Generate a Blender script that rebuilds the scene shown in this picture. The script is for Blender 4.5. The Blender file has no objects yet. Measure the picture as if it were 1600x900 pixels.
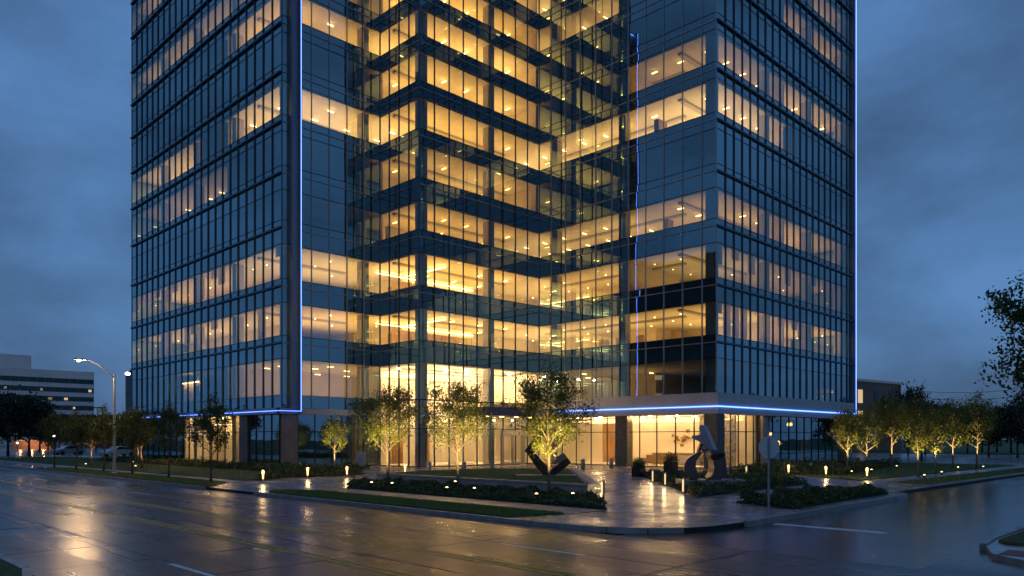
import bpy, math, random
import numpy as np
from mathutils import Matrix, Vector
R = math.radians
SC = bpy.context.scene
COL = SC.collection
# ------------------------------------------------------------------ camera
cd = bpy.data.cameras.new("camera"); CAM = bpy.data.objects.new("camera", cd); COL.objects.link(CAM)
CAM.location = (0, 0, 2.6); CAM.rotation_euler = (R(90), 0, R(-45))
cd.sensor_width = 36; cd.lens = 36 * 1197 / 1600; cd.shift_y = 235 / 1600
cd.clip_start = 0.2; cd.clip_end = 3000
SC.camera = CAM
# ------------------------------------------------------------------ world: dusk sky with broken cloud
SUN_EL, SUN_AZ = R(2.0), R(225)
W = bpy.data.worlds.new("World"); SC.world = W; W.use_nodes = True
nt = W.node_tree; nt.nodes.clear()
def N(t, typ, **kw):
    n = t.nodes.new(typ)
    for k, v in kw.items():
        if k.startswith('i_'):
            key = k[2:]
            n.inputs[int(key) if key.isdigit() else key.replace('_', ' ')].default_value = v
        else: setattr(n, k, v)
    return n
def L(t, a, b): t.links.new(a, b)
sky = N(nt, 'ShaderNodeTexSky', sky_type='NISHITA', sun_disc=False, sun_elevation=SUN_EL, sun_rotation=SUN_AZ)
sky.air_density = 1.0; sky.dust_density = 0.6; sky.ozone_density = 3.0
tc = N(nt, 'ShaderNodeTexCoord'); mp = N(nt, 'ShaderNodeMapping'); mp.inputs['Scale'].default_value = (1, 1, 2.0)
no = N(nt, 'ShaderNodeTexNoise', i_Scale=2.4, i_Detail=8.0, i_Roughness=0.55, i_Distortion=.08)
L(nt, tc.outputs['Generated'], mp.inputs['Vector']); L(nt, mp.outputs[0], no.inputs['Vector'])
cr = N(nt, 'ShaderNodeValToRGB'); cr.color_ramp.elements[0].position = .34; cr.color_ramp.elements[1].position = .66
cr.color_ramp.elements[0].color = (.50, .49, .49, 1); cr.color_ramp.elements[1].color = (1.14, 1.20, 1.24, 1)
L(nt, no.outputs['Fac'], cr.inputs[0])
# evening haze of an even blue blended over the clear-sky colours
mxs = N(nt, 'ShaderNodeMix', data_type='RGBA'); mxs.inputs[0].default_value = 0.85
mxs.inputs[7].default_value = (.62, 1.38, 2.85, 1)
L(nt, sky.outputs[0], mxs.inputs[6])
mu = N(nt, 'ShaderNodeMix', data_type='RGBA', blend_type='MULTIPLY'); mu.inputs[0].default_value = 1
L(nt, mxs.outputs[2], mu.inputs[6]); L(nt, cr.outputs[0], mu.inputs[7])
bg = N(nt, 'ShaderNodeBackground', i_Strength=0.118); wo = N(nt, 'ShaderNodeOutputWorld')
L(nt, mu.outputs[2], bg.inputs[0]); L(nt, bg.outputs[0], wo.inputs[0])
# ------------------------------------------------------------------ sun (all but set) and exposure
sl = bpy.data.lights.new("sun", 'SUN'); sl.energy = 0.04; sl.angle = R(20); sl.color = (1, .86, .75)
so = bpy.data.objects.new("sun", sl); COL.objects.link(so)
so.rotation_euler = (R(90) - SUN_EL, 0, R(-45))
SC.view_settings.view_transform = 'Standard'; SC.view_settings.look = 'None'
SC.view_settings.exposure = 0.35; SC.view_settings.gamma = 1; SC.view_settings.use_curve_mapping = False
SC.render.engine = 'CYCLES'
cy = SC.cycles
cy.use_denoising = True; cy.max_bounces = 8; cy.diffuse_bounces = 3; cy.glossy_bounces = 4
cy.transmission_bounces = 4; cy.transparent_max_bounces = 16; cy.sample_clamp_indirect = 3; cy.sample_clamp_direct = 0
cy.caustics_reflective = False; cy.caustics_refractive = False; cy.use_light_tree = True

# ================================================================== helpers
rnd = random.Random(7)
def link(o, parent=None):
    COL.objects.link(o)
    if parent is not None:
        o.parent = parent; o.matrix_parent_inverse = Matrix.Translation(-Vector(parent.location))
    return o
def mesh(verts, faces, mat=None, name='mesh', smooth=False):
    m = bpy.data.meshes.new(name); m.from_pydata([tuple(v) for v in verts], [], faces)
    if mat: m.materials.append(mat)
    if smooth: m.polygons.foreach_set('use_smooth', [True] * len(m.polygons))
    m.update(); return m
def obj(name, m, parent=None): return link(bpy.data.objects.new(name, m), parent)
def tag(o, label=None, cat=None, group=None, kind=None):
    if label: o['label'] = label
    if cat: o['category'] = cat
    if group: o['group'] = group
    if kind: o['kind'] = kind
    return o
def thing(name, label, cat, loc=(0, 0, 0), group=None):
    o = bpy.data.objects.new(name, None); o.empty_display_size = .2; COL.objects.link(o); o.location = loc
    return tag(o, label, cat, group)
def copy_tree(o, parent=None):
    c = o.copy(); COL.objects.link(c); c.parent = parent
    for ch in o.children: copy_tree(ch, c)
    return c
BF = [(0, 1, 3, 2), (4, 6, 7, 5), (0, 4, 5, 1), (2, 3, 7, 6), (0, 2, 6, 4), (1, 5, 7, 3)]   # outward
class MB:
    def __init__(s): s.v = []; s.f = []
    def add(s, v, f):
        n = len(s.v); s.v += [tuple(x) for x in v]; s.f += [tuple(i + n for i in q) for q in f]; return s
    def box(s, x0, x1, y0, y1, z0, z1):
        return s.add([(x, y, z) for x in (x0, x1) for y in (y0, y1) for z in (z0, z1)], BF)
    def prism(s, poly, z0, z1):
        a = sum(poly[i][0] * poly[(i + 1) % len(poly)][1] - poly[(i + 1) % len(poly)][0] * poly[i][1] for i in range(len(poly)))
        if a < 0: poly = poly[::-1]
        n = len(poly)
        s.add([(x, y, z0) for x, y in poly] + [(x, y, z1) for x, y in poly],
              [tuple(range(n - 1, -1, -1)), tuple(range(n, 2 * n))] + [(i, (i + 1) % n, n + (i + 1) % n, n + i) for i in range(n)])
        return s
    def tube(s, pts, rad, seg=6, cap=True):
        pts = [Vector(p) for p in pts]; n0 = len(s.v); prev = None
        for i, p in enumerate(pts):
            t = (pts[min(i + 1, len(pts) - 1)] - pts[max(i - 1, 0)]).normalized()
            u = t.cross(Vector((1, 0, 0)) if abs(t.x) < .9 else Vector((0, 1, 0))) if prev is None else prev - t * prev.dot(t)
            u.normalize(); w = t.cross(u); prev = u
            for k in range(seg):
                a = 2 * math.pi * k / seg
                s.v.append(tuple(p + (u * math.cos(a) + w * math.sin(a)) * rad[i]))
        for i in range(len(pts) - 1):
            for k in range(seg):
                a, b = n0 + i * seg + k, n0 + i * seg + (k + 1) % seg
                s.f.append((a, b, b + seg, a + seg))
        if cap:
            s.f.append(tuple(n0 + k for k in range(seg))[::-1]); s.f.append(tuple(n0 + (len(pts) - 1) * seg + k for k in range(seg)))
        return s
    def lathe(s, prof, seg=14, c=(0, 0, 0)):
        n0 = len(s.v)
        for r_, z in prof:
            for k in range(seg):
                a = 2 * math.pi * k / seg; s.v.append((c[0] + r_ * math.cos(a), c[1] + r_ * math.sin(a), c[2] + z))
        for i in range(len(prof) - 1):
            for k in range(seg):
                a, b = n0 + i * seg + k, n0 + i * seg + (k + 1) % seg
                s.f.append((a, b, b + seg, a + seg))
        s.f.append(tuple(n0 + k for k in range(seg))[::-1]); s.f.append(tuple(n0 + (len(prof) - 1) * seg + k for k in range(seg)))
        return s
    def build(s, name, mat, parent=None, smooth=False):
        return obj(name, mesh(s.v, s.f, mat, name, smooth), parent)
def bxo(name, x0, x1, y0, y1, z0, z1, mat, parent=None): return MB().box(x0, x1, y0, y1, z0, z1).build(name, mat, parent)
_unit = {}
def ubox(name, cx, cy_, cz, sx, sy, sz, mat, parent=None, rz=0):
    """box sharing one unit-cube mesh per material"""
    if mat.name not in _unit: _unit[mat.name] = mesh(MB().box(-.5, .5, -.5, .5, -.5, .5).v, MB().box(-.5, .5, -.5, .5, -.5, .5).f, mat, 'block_' + mat.name)
    o = obj(name, _unit[mat.name], parent); o.location = (cx, cy_, cz); o.scale = (sx, sy, sz); o.rotation_euler = (0, 0, rz); return o
def inside(x, y, poly):
    c = False; j = len(poly) - 1
    for i in range(len(poly)):
        xi, yi = poly[i]; xj, yj = poly[j]
        if (yi > y) != (yj > y) and x < (xj - xi) * (y - yi) / (yj - yi) + xi: c = not c
        j = i
    return c
def bevel(o, w=.02, seg=2):
    m = o.modifiers.new('edge', 'BEVEL'); m.width = w; m.segments = seg; m.limit_method = 'ANGLE'; return o

# ================================================================== materials
def newmat(name):
    m = bpy.data.materials.new(name); m.use_nodes = True; m.node_tree.nodes.clear()
    out = N(m.node_tree, 'ShaderNodeOutputMaterial'); return m, m.node_tree, out
def pmat(name, col, rough=.6, metal=0, spec=.5, var=.0, scale=4.0, bump=0.0, bscale=20.0, col2=None, rvar=0.0, detail=5, space='Object'):
    m, t, out = newmat(name); p = N(t, 'ShaderNodeBsdfPrincipled'); L(t, p.outputs[0], out.inputs[0])
    p.inputs['Base Color'].default_value = (*col, 1); p.inputs['Roughness'].default_value = rough
    p.inputs['Metallic'].default_value = metal; p.inputs['Specular IOR Level'].default_value = spec
    if var or col2 or rvar or bump:
        if space == 'World':
            g = N(t, 'ShaderNodeNewGeometry'); vec = g.outputs['Position']
        else:
            g = N(t, 'ShaderNodeTexCoord'); vec = g.outputs['Object']
    if var or col2:
        n = N(t, 'ShaderNodeTexNoise', i_Scale=scale, i_Detail=detail); L(t, vec, n.inputs['Vector'])
        r = N(t, 'ShaderNodeValToRGB'); r.color_ramp.elements[0].position = .35; r.color_ramp.elements[1].position = .65
        a = tuple(c * (1 - var) for c in col); b = col2 or tuple(min(1, c * (1 + var)) for c in col)
        r.color_ramp.elements[0].color = (*a, 1); r.color_ramp.elements[1].color = (*b, 1)
        L(t, n.outputs['Fac'], r.inputs[0]); L(t, r.outputs[0], p.inputs['Base Color'])
    if rvar:
        n = N(t, 'ShaderNodeTexNoise', i_Scale=scale * .6, i_Detail=4.0); L(t, vec, n.inputs['Vector'])
        mr = N(t, 'ShaderNodeMapRange'); mr.inputs[1].default_value = .35; mr.inputs[2].default_value = .68
        mr.inputs[3].default_value = max(.02, rough - rvar); mr.inputs[4].default_value = rough + rvar
        L(t, n.outputs['Fac'], mr.inputs[0]); L(t, mr.outputs[0], p.inputs['Roughness'])
    if bump:
        n = N(t, 'ShaderNodeTexNoise', i_Scale=bscale, i_Detail=4.0); L(t, vec, n.inputs['Vector'])
        b = N(t, 'ShaderNodeBump', i_Strength=bump, i_Distance=.02); L(t, n.outputs['Fac'], b.inputs['Height']); L(t, b.outputs[0], p.inputs['Normal'])
    return m
def emat(name, col, s):
    m, t, out = newmat(name); e = N(t, 'ShaderNodeEmission', i_Strength=s); e.inputs[0].default_value = (*col, 1); L(t, e.outputs[0], out.inputs[0]); return m
def glassmat(name, see, refl=.30, tint=(.72, .74, .70), dark=(.012, .018, .026)):
    """coated curtain-wall glass: part mirror, part tinted see-through (or an opaque back panel)"""
    m, t, out = newmat(name)
    fr = N(t, 'ShaderNodeFresnel', i_IOR=1.5)
    ma = N(t, 'ShaderNodeMath', operation='MULTIPLY_ADD', use_clamp=True); ma.inputs[1].default_value = .85; ma.inputs[2].default_value = refl
    L(t, fr.outputs[0], ma.inputs[0])
    gl = N(t, 'ShaderNodeBsdfGlossy', i_Roughness=0.004); gl.inputs[0].default_value = (.64, .92, .98, 1)
    ge = N(t, 'ShaderNodeNewGeometry'); nz = N(t, 'ShaderNodeTexNoise', i_Scale=.55, i_Detail=1.0); L(t, ge.outputs['Position'], nz.inputs['Vector'])
    bu = N(t, 'ShaderNodeBump', i_Strength=.06, i_Distance=.03); L(t, nz.outputs['Fac'], bu.inputs['Height']); L(t, bu.outputs[0], gl.inputs['Normal'])   # slight roller-wave of real panes
    if see: b = N(t, 'ShaderNodeBsdfTransparent'); b.inputs[0].default_value = (*tint, 1)
    else: b = N(t, 'ShaderNodeBsdfDiffuse'); b.inputs[0].default_value = (*dark, 1)
    mx = N(t, 'ShaderNodeMixShader'); L(t, ma.outputs[0], mx.inputs[0]); L(t, b.outputs[0], mx.inputs[1]); L(t, gl.outputs[0], mx.inputs[2])
    L(t, mx.outputs[0], out.inputs[0]); return m
def wetmat(name, c1, c2, r0, r1, scale=.35, grain=60., bump=.25, stretch=(1, 1, 1)):
    """wet ground: patchy film of water over a dark porous slab"""
    m, t, out = newmat(name); p = N(t, 'ShaderNodeBsdfPrincipled'); L(t, p.outputs[0], out.inputs[0])
    g = N(t, 'ShaderNodeNewGeometry')
    mp_ = N(t, 'ShaderNodeMapping'); mp_.inputs['Scale'].default_value = stretch; L(t, g.outputs['Position'], mp_.inputs['Vector'])
    n1 = N(t, 'ShaderNodeTexNoise', i_Scale=scale, i_Detail=5.0, i_Roughness=.55); L(t, mp_.outputs[0], n1.inputs['Vector'])
    n2 = N(t, 'ShaderNodeTexNoise', i_Scale=grain, i_Detail=3.0); L(t, g.outputs['Position'], n2.inputs['Vector'])
    n3 = N(t, 'ShaderNodeTexNoise', i_Scale=2.2, i_Detail=5.0); L(t, g.outputs['Position'], n3.inputs['Vector'])
    r = N(t, 'ShaderNodeValToRGB'); r.color_ramp.elements[0].position = .36; r.color_ramp.elements[1].position = .66
    r.color_ramp.elements[0].color = (*c1, 1); r.color_ramp.elements[1].color = (*c2, 1)
    ad = N(t, 'ShaderNodeMath', operation='MULTIPLY_ADD'); ad.inputs[1].default_value = .35; L(t, n2.outputs['Fac'], ad.inputs[0])
    sc = N(t, 'ShaderNodeMath', operation='MULTIPLY_ADD'); sc.inputs[1].default_value = .65; sc.inputs[2].default_value = 0; L(t, n3.outputs['Fac'], sc.inputs[0])
    L(t, sc.outputs[0], ad.inputs[2]); L(t, ad.outputs[0], r.inputs[0]); L(t, r.outputs[0], p.inputs['Base Color'])
    mr = N(t, 'ShaderNodeMapRange'); mr.inputs[1].default_value = .28; mr.inputs[2].default_value = .74; mr.inputs[3].default_value = r0; mr.inputs[4].default_value = r1
    L(t, n1.outputs['Fac'], mr.inputs[0]); L(t, mr.outputs[0], p.inputs['Roughness'])
    hm = N(t, 'ShaderNodeMath', operation='MULTIPLY_ADD'); hm.inputs[1].default_value = .35; L(t, n2.outputs['Fac'], hm.inputs[0]); L(t, n3.outputs['Fac'], hm.inputs[2])
    b = N(t, 'ShaderNodeBump', i_Strength=bump, i_Distance=.012); L(t, hm.outputs[0], b.inputs['Height']); L(t, b.outputs[0], p.inputs['Normal'])
    p.inputs['Specular IOR Level'].default_value = .6
    return m
def leafmat(name, c1, c2, c3):
    m, t, out = newmat(name)
    g = N(t, 'ShaderNodeNewGeometry'); n = N(t, 'ShaderNodeTexWhiteNoise', noise_dimensions='1D'); L(t, g.outputs['Random Per Island'], n.inputs['W'])
    r = N(t, 'ShaderNodeValToRGB'); r.color_ramp.elements[0].color = (*c1, 1); r.color_ramp.elements[1].color = (*c2, 1)
    e = r.color_ramp.elements.new(.55); e.color = (*c3, 1); L(t, n.outputs['Value'], r.inputs[0])
    d = N(t, 'ShaderNodeBsdfPrincipled', i_Roughness=.45); L(t, r.outputs[0], d.inputs['Base Color'])
    tr = N(t, 'ShaderNodeBsdfTranslucent'); L(t, r.outputs[0], tr.inputs[0])
    mx = N(t, 'ShaderNodeMixShader', i_0=.35); L(t, d.outputs[0], mx.inputs[1]); L(t, tr.outputs[0], mx.inputs[2]); L(t, mx.outputs[0], out.inputs[0])
    return m
M = {}
M['vision'] = glassmat('vision_glass', True, .31)
M['vision_c'] = glassmat('bay_vision_glass', True, .17)
M['spandrel_c'] = glassmat('bay_spandrel_glass', False, .15)
M['clear'] = glassmat('lobby_glass', True, .10, (.90, .90, .86))
M['spandrel'] = glassmat('spandrel_glass', False, .33)
M['fin'] = pmat('dark_fin', (.035, .085, .15), .4, .2)
M['alu'] = pmat('aluminium', (.30, .31, .33), .38, .8)
M['trim'] = pmat('dark_trim', (.018, .022, .03), .4, .3)
M['panel'] = pmat('metal_panel', (.42, .42, .43), .42, .35, var=.05, scale=.8)
M['blade'] = pmat('blade_metal', (.16, .19, .25), .4, .3)
M['led'] = emat('led', (.11, .23, 1.0), 4.2)
M['ceil'] = pmat('ceiling_paint', (.74, .70, .62), .8, var=.04, scale=.8)
M['slab'] = pmat('slab_edge', (.10, .10, .10), .8)
M['wall_in'] = pmat('inner_wall', (.66, .58, .46), .75, var=.08, scale=.35)
M['wall_dk'] = pmat('inner_wall_brown', (.30, .20, .11), .6, var=.1, scale=.6)
M['colm'] = pmat('column_plaster', (.46, .44, .40), .7, var=.06, scale=1.0)
M['stone'] = pmat('stone_cladding', (.34, .28, .22), .32, var=.12, scale=1.5, bump=.08, bscale=14)
M['stone_br'] = pmat('brown_stone', (.20, .155, .12), .22, var=.12, scale=1.5)
M['stone_dk'] = pmat('dark_stone', (.10, .095, .09), .25, var=.15, scale=2)
M['marble'] = pmat('grey_marble', (.20, .18, .15), .35, col2=(.42, .39, .33), var=.2, scale=3.5, detail=9)
M['wood'] = pmat('wood_panel', (.32, .17, .06), .45, var=.25, scale=2.5)
M['lobby'] = pmat('lobby_wall', (.78, .72, .60), .6, var=.03, scale=.5)
M['floor_in'] = pmat('inner_floor', (.62, .57, .50), .5, var=.06, scale=.7)
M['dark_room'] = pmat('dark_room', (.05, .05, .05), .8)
M['conc'] = pmat('concrete', (.30, .29, .27), .55, var=.14, scale=1.8, bump=.15, bscale=30, rvar=.12)
M['kerb'] = pmat('kerb_concrete', (.24, .235, .225), .42, var=.2, scale=2.5, bump=.2, bscale=25, rvar=.15, space='World')
M['road'] = wetmat('wet_road', (.040, .041, .045), (.095, .094, .096), .15, .42, .3, 38, .75, (1.6, .22, 1))
M['street'] = wetmat('wet_asphalt', (.022, .023, .026), (.060, .060, .063), .05, .17, .6, 30, 1.0, (.35, 1.5, 1))
M['pave'] = wetmat('wet_paving', (.19, .17, .15), (.34, .30, .265), .13, .36, .45, 45, .4)
M['joint'] = pmat('joint_filler', (.012, .012, .012), .7)
M['tar'] = pmat('tar', (.008, .008, .009), .35)
M['walk'] = wetmat('damp_sidewalk', (.19, .17, .145), (.30, .27, .235), .30, .55, .6, 50, .3)
M['white_line'] = pmat('white_line', (.72, .72, .69), .5, spec=.5, var=.3, scale=6, space='World', col2=(.85, .84, .8))
M['yellow_line'] = pmat('yellow_line', (.68, .42, .06), .5, spec=.5, var=.35, scale=6, space='World', col2=(.85, .55, .09))
M['red_pad'] = pmat('tactile_pad', (.22, .05, .035), .5, var=.15, scale=9, bump=.5, bscale=60)
M['turf'] = pmat('turf', (.040, .068, .016), .9, col2=(.08, .12, .028), var=.4, scale=9, bump=.6, bscale=120, space='World')
M['blade_grass'] = leafmat('grass_blade', (.07, .13, .022), (.17, .25, .06), (.12, .19, .035))
M['soil'] = pmat('soil', (.022, .016, .011), .95, var=.4, scale=9, bump=.6, bscale=60)
M['leaf'] = leafmat('tree_leaf', (.060, .085, .012), (.22, .23, .040), (.12, .145, .022))
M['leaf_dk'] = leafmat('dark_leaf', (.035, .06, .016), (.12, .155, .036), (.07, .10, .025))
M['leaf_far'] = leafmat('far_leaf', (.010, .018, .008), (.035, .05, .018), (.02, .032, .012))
M['shrub'] = leafmat('shrub_leaf', (.026, .046, .014), (.14, .17, .05), (.062, .092, .026))
M['bark'] = pmat('bark', (.15, .115, .085), .85, var=.3, scale=8, bump=.6, bscale=35)
M['bark_dk'] = pmat('dark_bark', (.06, .048, .036), .9, var=.3, scale=8)
M['bronze'] = pmat('dark_bronze', (.026, .024, .024), .32, .75, var=.25, scale=3, rvar=.1)
M['steel'] = pmat('brushed_steel', (.085, .085, .095), .28, .6)
M['steel_lt'] = pmat('pale_steel', (.25, .25, .30), .38, .4)
M['galv'] = pmat('galvanised', (.33, .34, .34), .5, .6, var=.1, scale=5)
M['black'] = pmat('black_metal', (.018, .018, .02), .4, .4)
M['signback'] = pmat('sign_back', (.58, .57, .57), .5, .1, var=.06, scale=5)
M['far_conc'] = pmat('far_concrete', (.70, .63, .58), .8, var=.06, scale=.15)
M['far_grey'] = pmat('far_grey_wall', (.16, .15, .15), .8, var=.06, scale=.2)
M['far_dark'] = pmat('far_dark_wall', (.055, .052, .052), .8, var=.15, scale=.2)
M['far_brick'] = pmat('far_brick', (.20, .135, .11), .85, var=.12, scale=.6)
M['far_glass'] = glassmat('far_window', False, .015, dark=(.008, .010, .014))
M['far_lit'] = emat('far_lit_window', (1, .70, .36), .55)
M['far_lit_dim'] = emat('far_dim_window', (1, .78, .52), .16)
M['warm_lamp'] = emat('sodium_lamp', (1, .62, .25), 25)
M['pink_lamp'] = emat('pale_lamp', (1, .78, .70), 9)
M['globe'] = emat('globe_lamp', (1, .90, .68), 5)
M['bol_lamp'] = emat('bollard_lens', (1, .56, .17), 3.2)
M['up_lamp'] = emat('uplight_lens', (1, .68, .30), 6)
M['cove'] = emat('cove_light', (1, .55, .17), 16)
M['cove_hot'] = emat('lobby_cove', (1, .66, .31), 3)
M['down'] = emat('fill_downlight', (1, .61, .25), 800)  # strong glow for the added ceiling fittings
M['cove_up'] = emat('lobby_cove_up', (1, .62, .26), 26)
M['room_orange'] = emat('lit_wall_wash', (1, .42, .12), .35)
LV = {}
UP = {}
def up_mat(level, hot=0):
    k = (round(level, 2), hot)
    if k not in UP: UP[k] = emat('office_uplight_%02d%s' % (round(level * 10), '_amber' if hot else ''), (1, .52, .10) if hot else (1, .57, .17), 5 * level)
    return UP[k]
def lamp_mat(level, hot=0):
    k = (round(level, 2), hot)
    if k not in LV: LV[k] = emat('office_lamp_%02d%s' % (round(level * 10), '_amber' if hot else ''), (1, .52, .10) if hot else (1, .57, .17), 18 * level + 3.0)
    return LV[k]

# ================================================================== GROUND AND ROADS
ROADZ = -.12
def sheet(name, poly, z, mat, parent=None):
    return obj(name, mesh([(x, y, z) for x, y in poly], [tuple(range(len(poly)))], mat, name), parent)
g = sheet('ground', [(-900, -900), (1600, -900), (1600, 1600), (-900, 1600)], -.20, M['turf']); tag(g, 'dark ground of turf reaching out to the horizon', 'ground', kind='structure')
main = sheet('main_road', [(4, -80), (17.3, -80), (17.3, 420), (4, 420)], ROADZ - .03, M['joint'])
tag(main, 'wide wet concrete road running past the glass tower', 'road', kind='structure')
side = sheet('side_street', [(17.3, 2.0), (260, 2.0), (260, 13.2), (17.3, 13.2)], ROADZ - .022, M['street'])
tag(side, 'wet asphalt side street leading off past the small trees', 'road', kind='structure')
ap2 = sheet('junction_corner', [(17.3, -40), (19.4, -40), (19.4, 5.3), (17.3, 5.3)], ROADZ - .010, M['road']); tag(ap2, 'wet concrete junction corner at the lower right', 'road', kind='structure')
# intersection apron on the camera side
ap = sheet('junction_apron', [(-60, -10), (4, -10), (4, 13.5), (-60, 13.5)], ROADZ - .012, M['road']); tag(ap, 'wet concrete apron of the street junction', 'road', kind='structure')
_slabm = {}
def slab(name, x0, x1, y0, y1, z, mat, parent, gap=.012, th=.03, tilt=.0006):
    key = (mat.name, round(x1 - x0, 2), round(y1 - y0, 2))
    if key not in _slabm:
        w, h = (x1 - x0) / 2 - gap, (y1 - y0) / 2 - gap
        b = .012
        v = [(-w, -h, -th), (w, -h, -th), (w, h, -th), (-w, h, -th), (-w, -h, -b), (w, -h, -b), (w, h, -b), (-w, h, -b),
             (-w + b, -h + b, 0), (w - b, -h + b, 0), (w - b, h - b, 0), (-w + b, h - b, 0)]
        f = [(0, 1, 5, 4), (1, 2, 6, 5), (2, 3, 7, 6), (3, 0, 4, 7), (4, 5, 9, 8), (5, 6, 10, 9), (6, 7, 11, 10), (7, 4, 8, 11), (8, 9, 10, 11)]
        _slabm[key] = mesh(v, f, mat, name)
    o = obj(name, _slabm[key], parent); o.location = ((x0 + x1) / 2, (y0 + y1) / 2, z + rnd.uniform(-.0012, .0012))
    o.rotation_euler = (rnd.gauss(0, tilt), rnd.gauss(0, tilt), 0); return o
for xa, xb in ((4, 6.6), (6.6, 10.2), (10.2, 13.9), (13.9, 17.3)):
    y = -9.0
    while y < 120:
        ln = 6.0
        slab('road_slab', xa, xb, y, y + ln, ROADZ, M['road'], main, gap=.018); y += ln
rest = sheet('far_road_surface', [(4, 120.01), (17.3, 120.01), (17.3, 420), (4, 420)], ROADZ - .004, M['road'], main)
for x0, x1 in ((17.3, 23.3), (23.3, 29.3)):
    for yy in (5.3, 8.4): pass
def strip(name, x0, x1, y0, y1, mat, par, z=None):
    return ubox(name, (x0 + x1) / 2, (y0 + y1) / 2, (ROADZ + .004) if z is None else z, x1 - x0, y1 - y0, .004, mat, par)
for yc in list(np.arange(14.4, 110, 9.2)):
    strip('lane_dash', 6.45, 6.57, yc, yc + 2.6, M['white_line'], main)
for yc in list(np.arange(2.4, 110, 9.0)):
    strip('lane_dash', 13.74, 13.86, yc, yc + 2.8, M['white_line'], main)
for xa in (9.12, 9.36, 11.42, 11.66):
    for y0 in np.arange(9 if xa < 10 else 10, 110, 12.5):
        strip('yellow_line', xa, xa + .10, y0, y0 + 12.5, M['yellow_line'], main)
strip('stop_line', 23.1, 23.5, 8.0, 11.4, M['white_line'], side, ROADZ - .016)
rt_ = random.Random(9)
def seam(pts, w, name='tar_seam'):
    v, f = [], []
    for k_, (x, y) in enumerate(pts):
        (xa, ya), (xb, yb) = pts[max(0, k_ - 1)], pts[min(len(pts) - 1, k_ + 1)]; l_ = math.hypot(xb - xa, yb - ya) or 1; ww = w * rt_.uniform(.6, 1.3) / 2
        v += [(x - (yb - ya) / l_ * ww, y + (xb - xa) / l_ * ww, ROADZ + .0035), (x + (yb - ya) / l_ * ww, y - (xb - xa) / l_ * ww, ROADZ + .0035)]
        if k_: b_ = 2 * k_; f.append((b_ - 2, b_ - 1, b_ + 1, b_))
    obj(name, mesh(v, f, M['tar'], name), main)
for y0, xa, xb in ((24.2, 4.2, 13.4), (18.0, 4.3, 10.0), (12.4, 6.0, 16.8), (30.2, 6.8, 17.0), (36.0, 4.4, 12.0), (42.1, 5.0, 17.0), (8.9, 10.5, 17.1)):
    n_ = 22; ph_ = rt_.uniform(0, 6); seam([(xa + (xb - xa) * q / n_, y0 + .07 * math.sin(q * .8 + ph_) + rt_.uniform(-.025, .025) + .10 * q / n_) for q in range(n_ + 1)], .07)
for x0, ya, yb in ((10.25, 10, 26), (13.2, 16, 40), (6.2, 18, 44), (15.7, 9, 23)):
    n_ = 34; ph_ = rt_.uniform(0, 6); seam([(x0 + .09 * math.sin(q * .5 + ph_) + rt_.uniform(-.03, .03), ya + (yb - ya) * q / n_) for q in range(n_ + 1)], .045)
# storm drain cover and patch marks on the road
for (x, y) in ((8.1, 31.0), (15.2, 44.0)):
    MB().lathe([(.36, 0), (.36, .006), (.33, .012)], 20, (x, y, ROADZ)).build('manhole_cover', M['black'], main)

# ------------------------------------------------------------------ plaza paving (level 0), kerbs
arc = [(17.5, 16.6), (17.56, 15.2), (17.85, 13.9), (18.45, 12.9), (19.3, 12.25), (20.4, 11.9), (22.2, 11.75)]
plaza_poly = [(17.5, 420), *arc, (36.6, 12.1), (38.2, 12.35), (39.0, 13.2), (46, 13.25), (47.5, 13.25), (140, 13.25), (140, 60), (140, 420)]
plaza = obj('plaza', mesh(MB().prism(plaza_poly, -.19, -.012).v, MB().prism(plaza_poly, -.19, -.012).f, M['joint'], 'plaza'))
tag(plaza, 'wet paved plaza in front of the glass tower', 'plaza', kind='structure')
# which parts of the plaza block are not paved
GR1 = [(17.7, 18.0), (17.7, 33.2), (17.95, 34.6), (18.5, 35.2), (19.9, 33.0), (19.9, 17.4)]          # lawn strip by the kerb
GR2 = [(17.7, 40.8), (19.9, 43.6), (19.9, 74), (17.7, 76)]                                           # lawn strip further along
BED1 = [(22.2, 17.3), (26.5, 21.6), (26.5, 37.2), (25.4, 37.6), (22.1, 34.3)]                        # front shrub bed
LAWN = [(26.8, 22.0), (40.3, 34.8), (36.5, 39.3), (30.5, 39.3), (26.8, 37.6)]                        # raised lawn
BED2 = [(29.7, 18.1), (43.0, 19.0), (46.8, 23.6), (46.8, 31.0), (43.6, 31.0)]                        # right shrub bed
BED3 = [(28.3, 15.5), (27.2, 12.6), (37.8, 12.9), (38.4, 13.4), (36.2, 15.8)]                        # kerb bed
BED4 = [(48.5, 18.2), (52.4, 24.0), (53.5, 31.5), (86, 31.5), (86, 17.8)]                            # lawn/bed on the right
ISL = [(46.6, 13.6), (45.9, 14.3), (47.2, 15.8), (66, 15.8), (84, 15.5), (84, 13.6)]                # street island lawn
LW = [(21.5, 44.4), (25.0, 46.2), (29.0, 46.0), (32.2, 47.5), (32.2, 120), (21.5, 120)]             # lawn in front of the left wing
HOLES = [GR1, GR2, BED1, LAWN, BED2, BED3, BED4, ISL, LW]
BLD = [(32.6, 60.6), (42.8, 60.6), (42.8, 54.6), (58.6, 54.6), (58.6, 33.9), (88, 33.9), (88, 96.8), (32.6, 96.8)]
pav = MB(); pav.prism([(p[0], p[1]) for p in plaza_poly], -.012, -.0075)
pb = obj('paving_bed', mesh(pav.v, pav.f, M['pave'], 'paving_bed'), plaza)
S = 2.4
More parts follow.
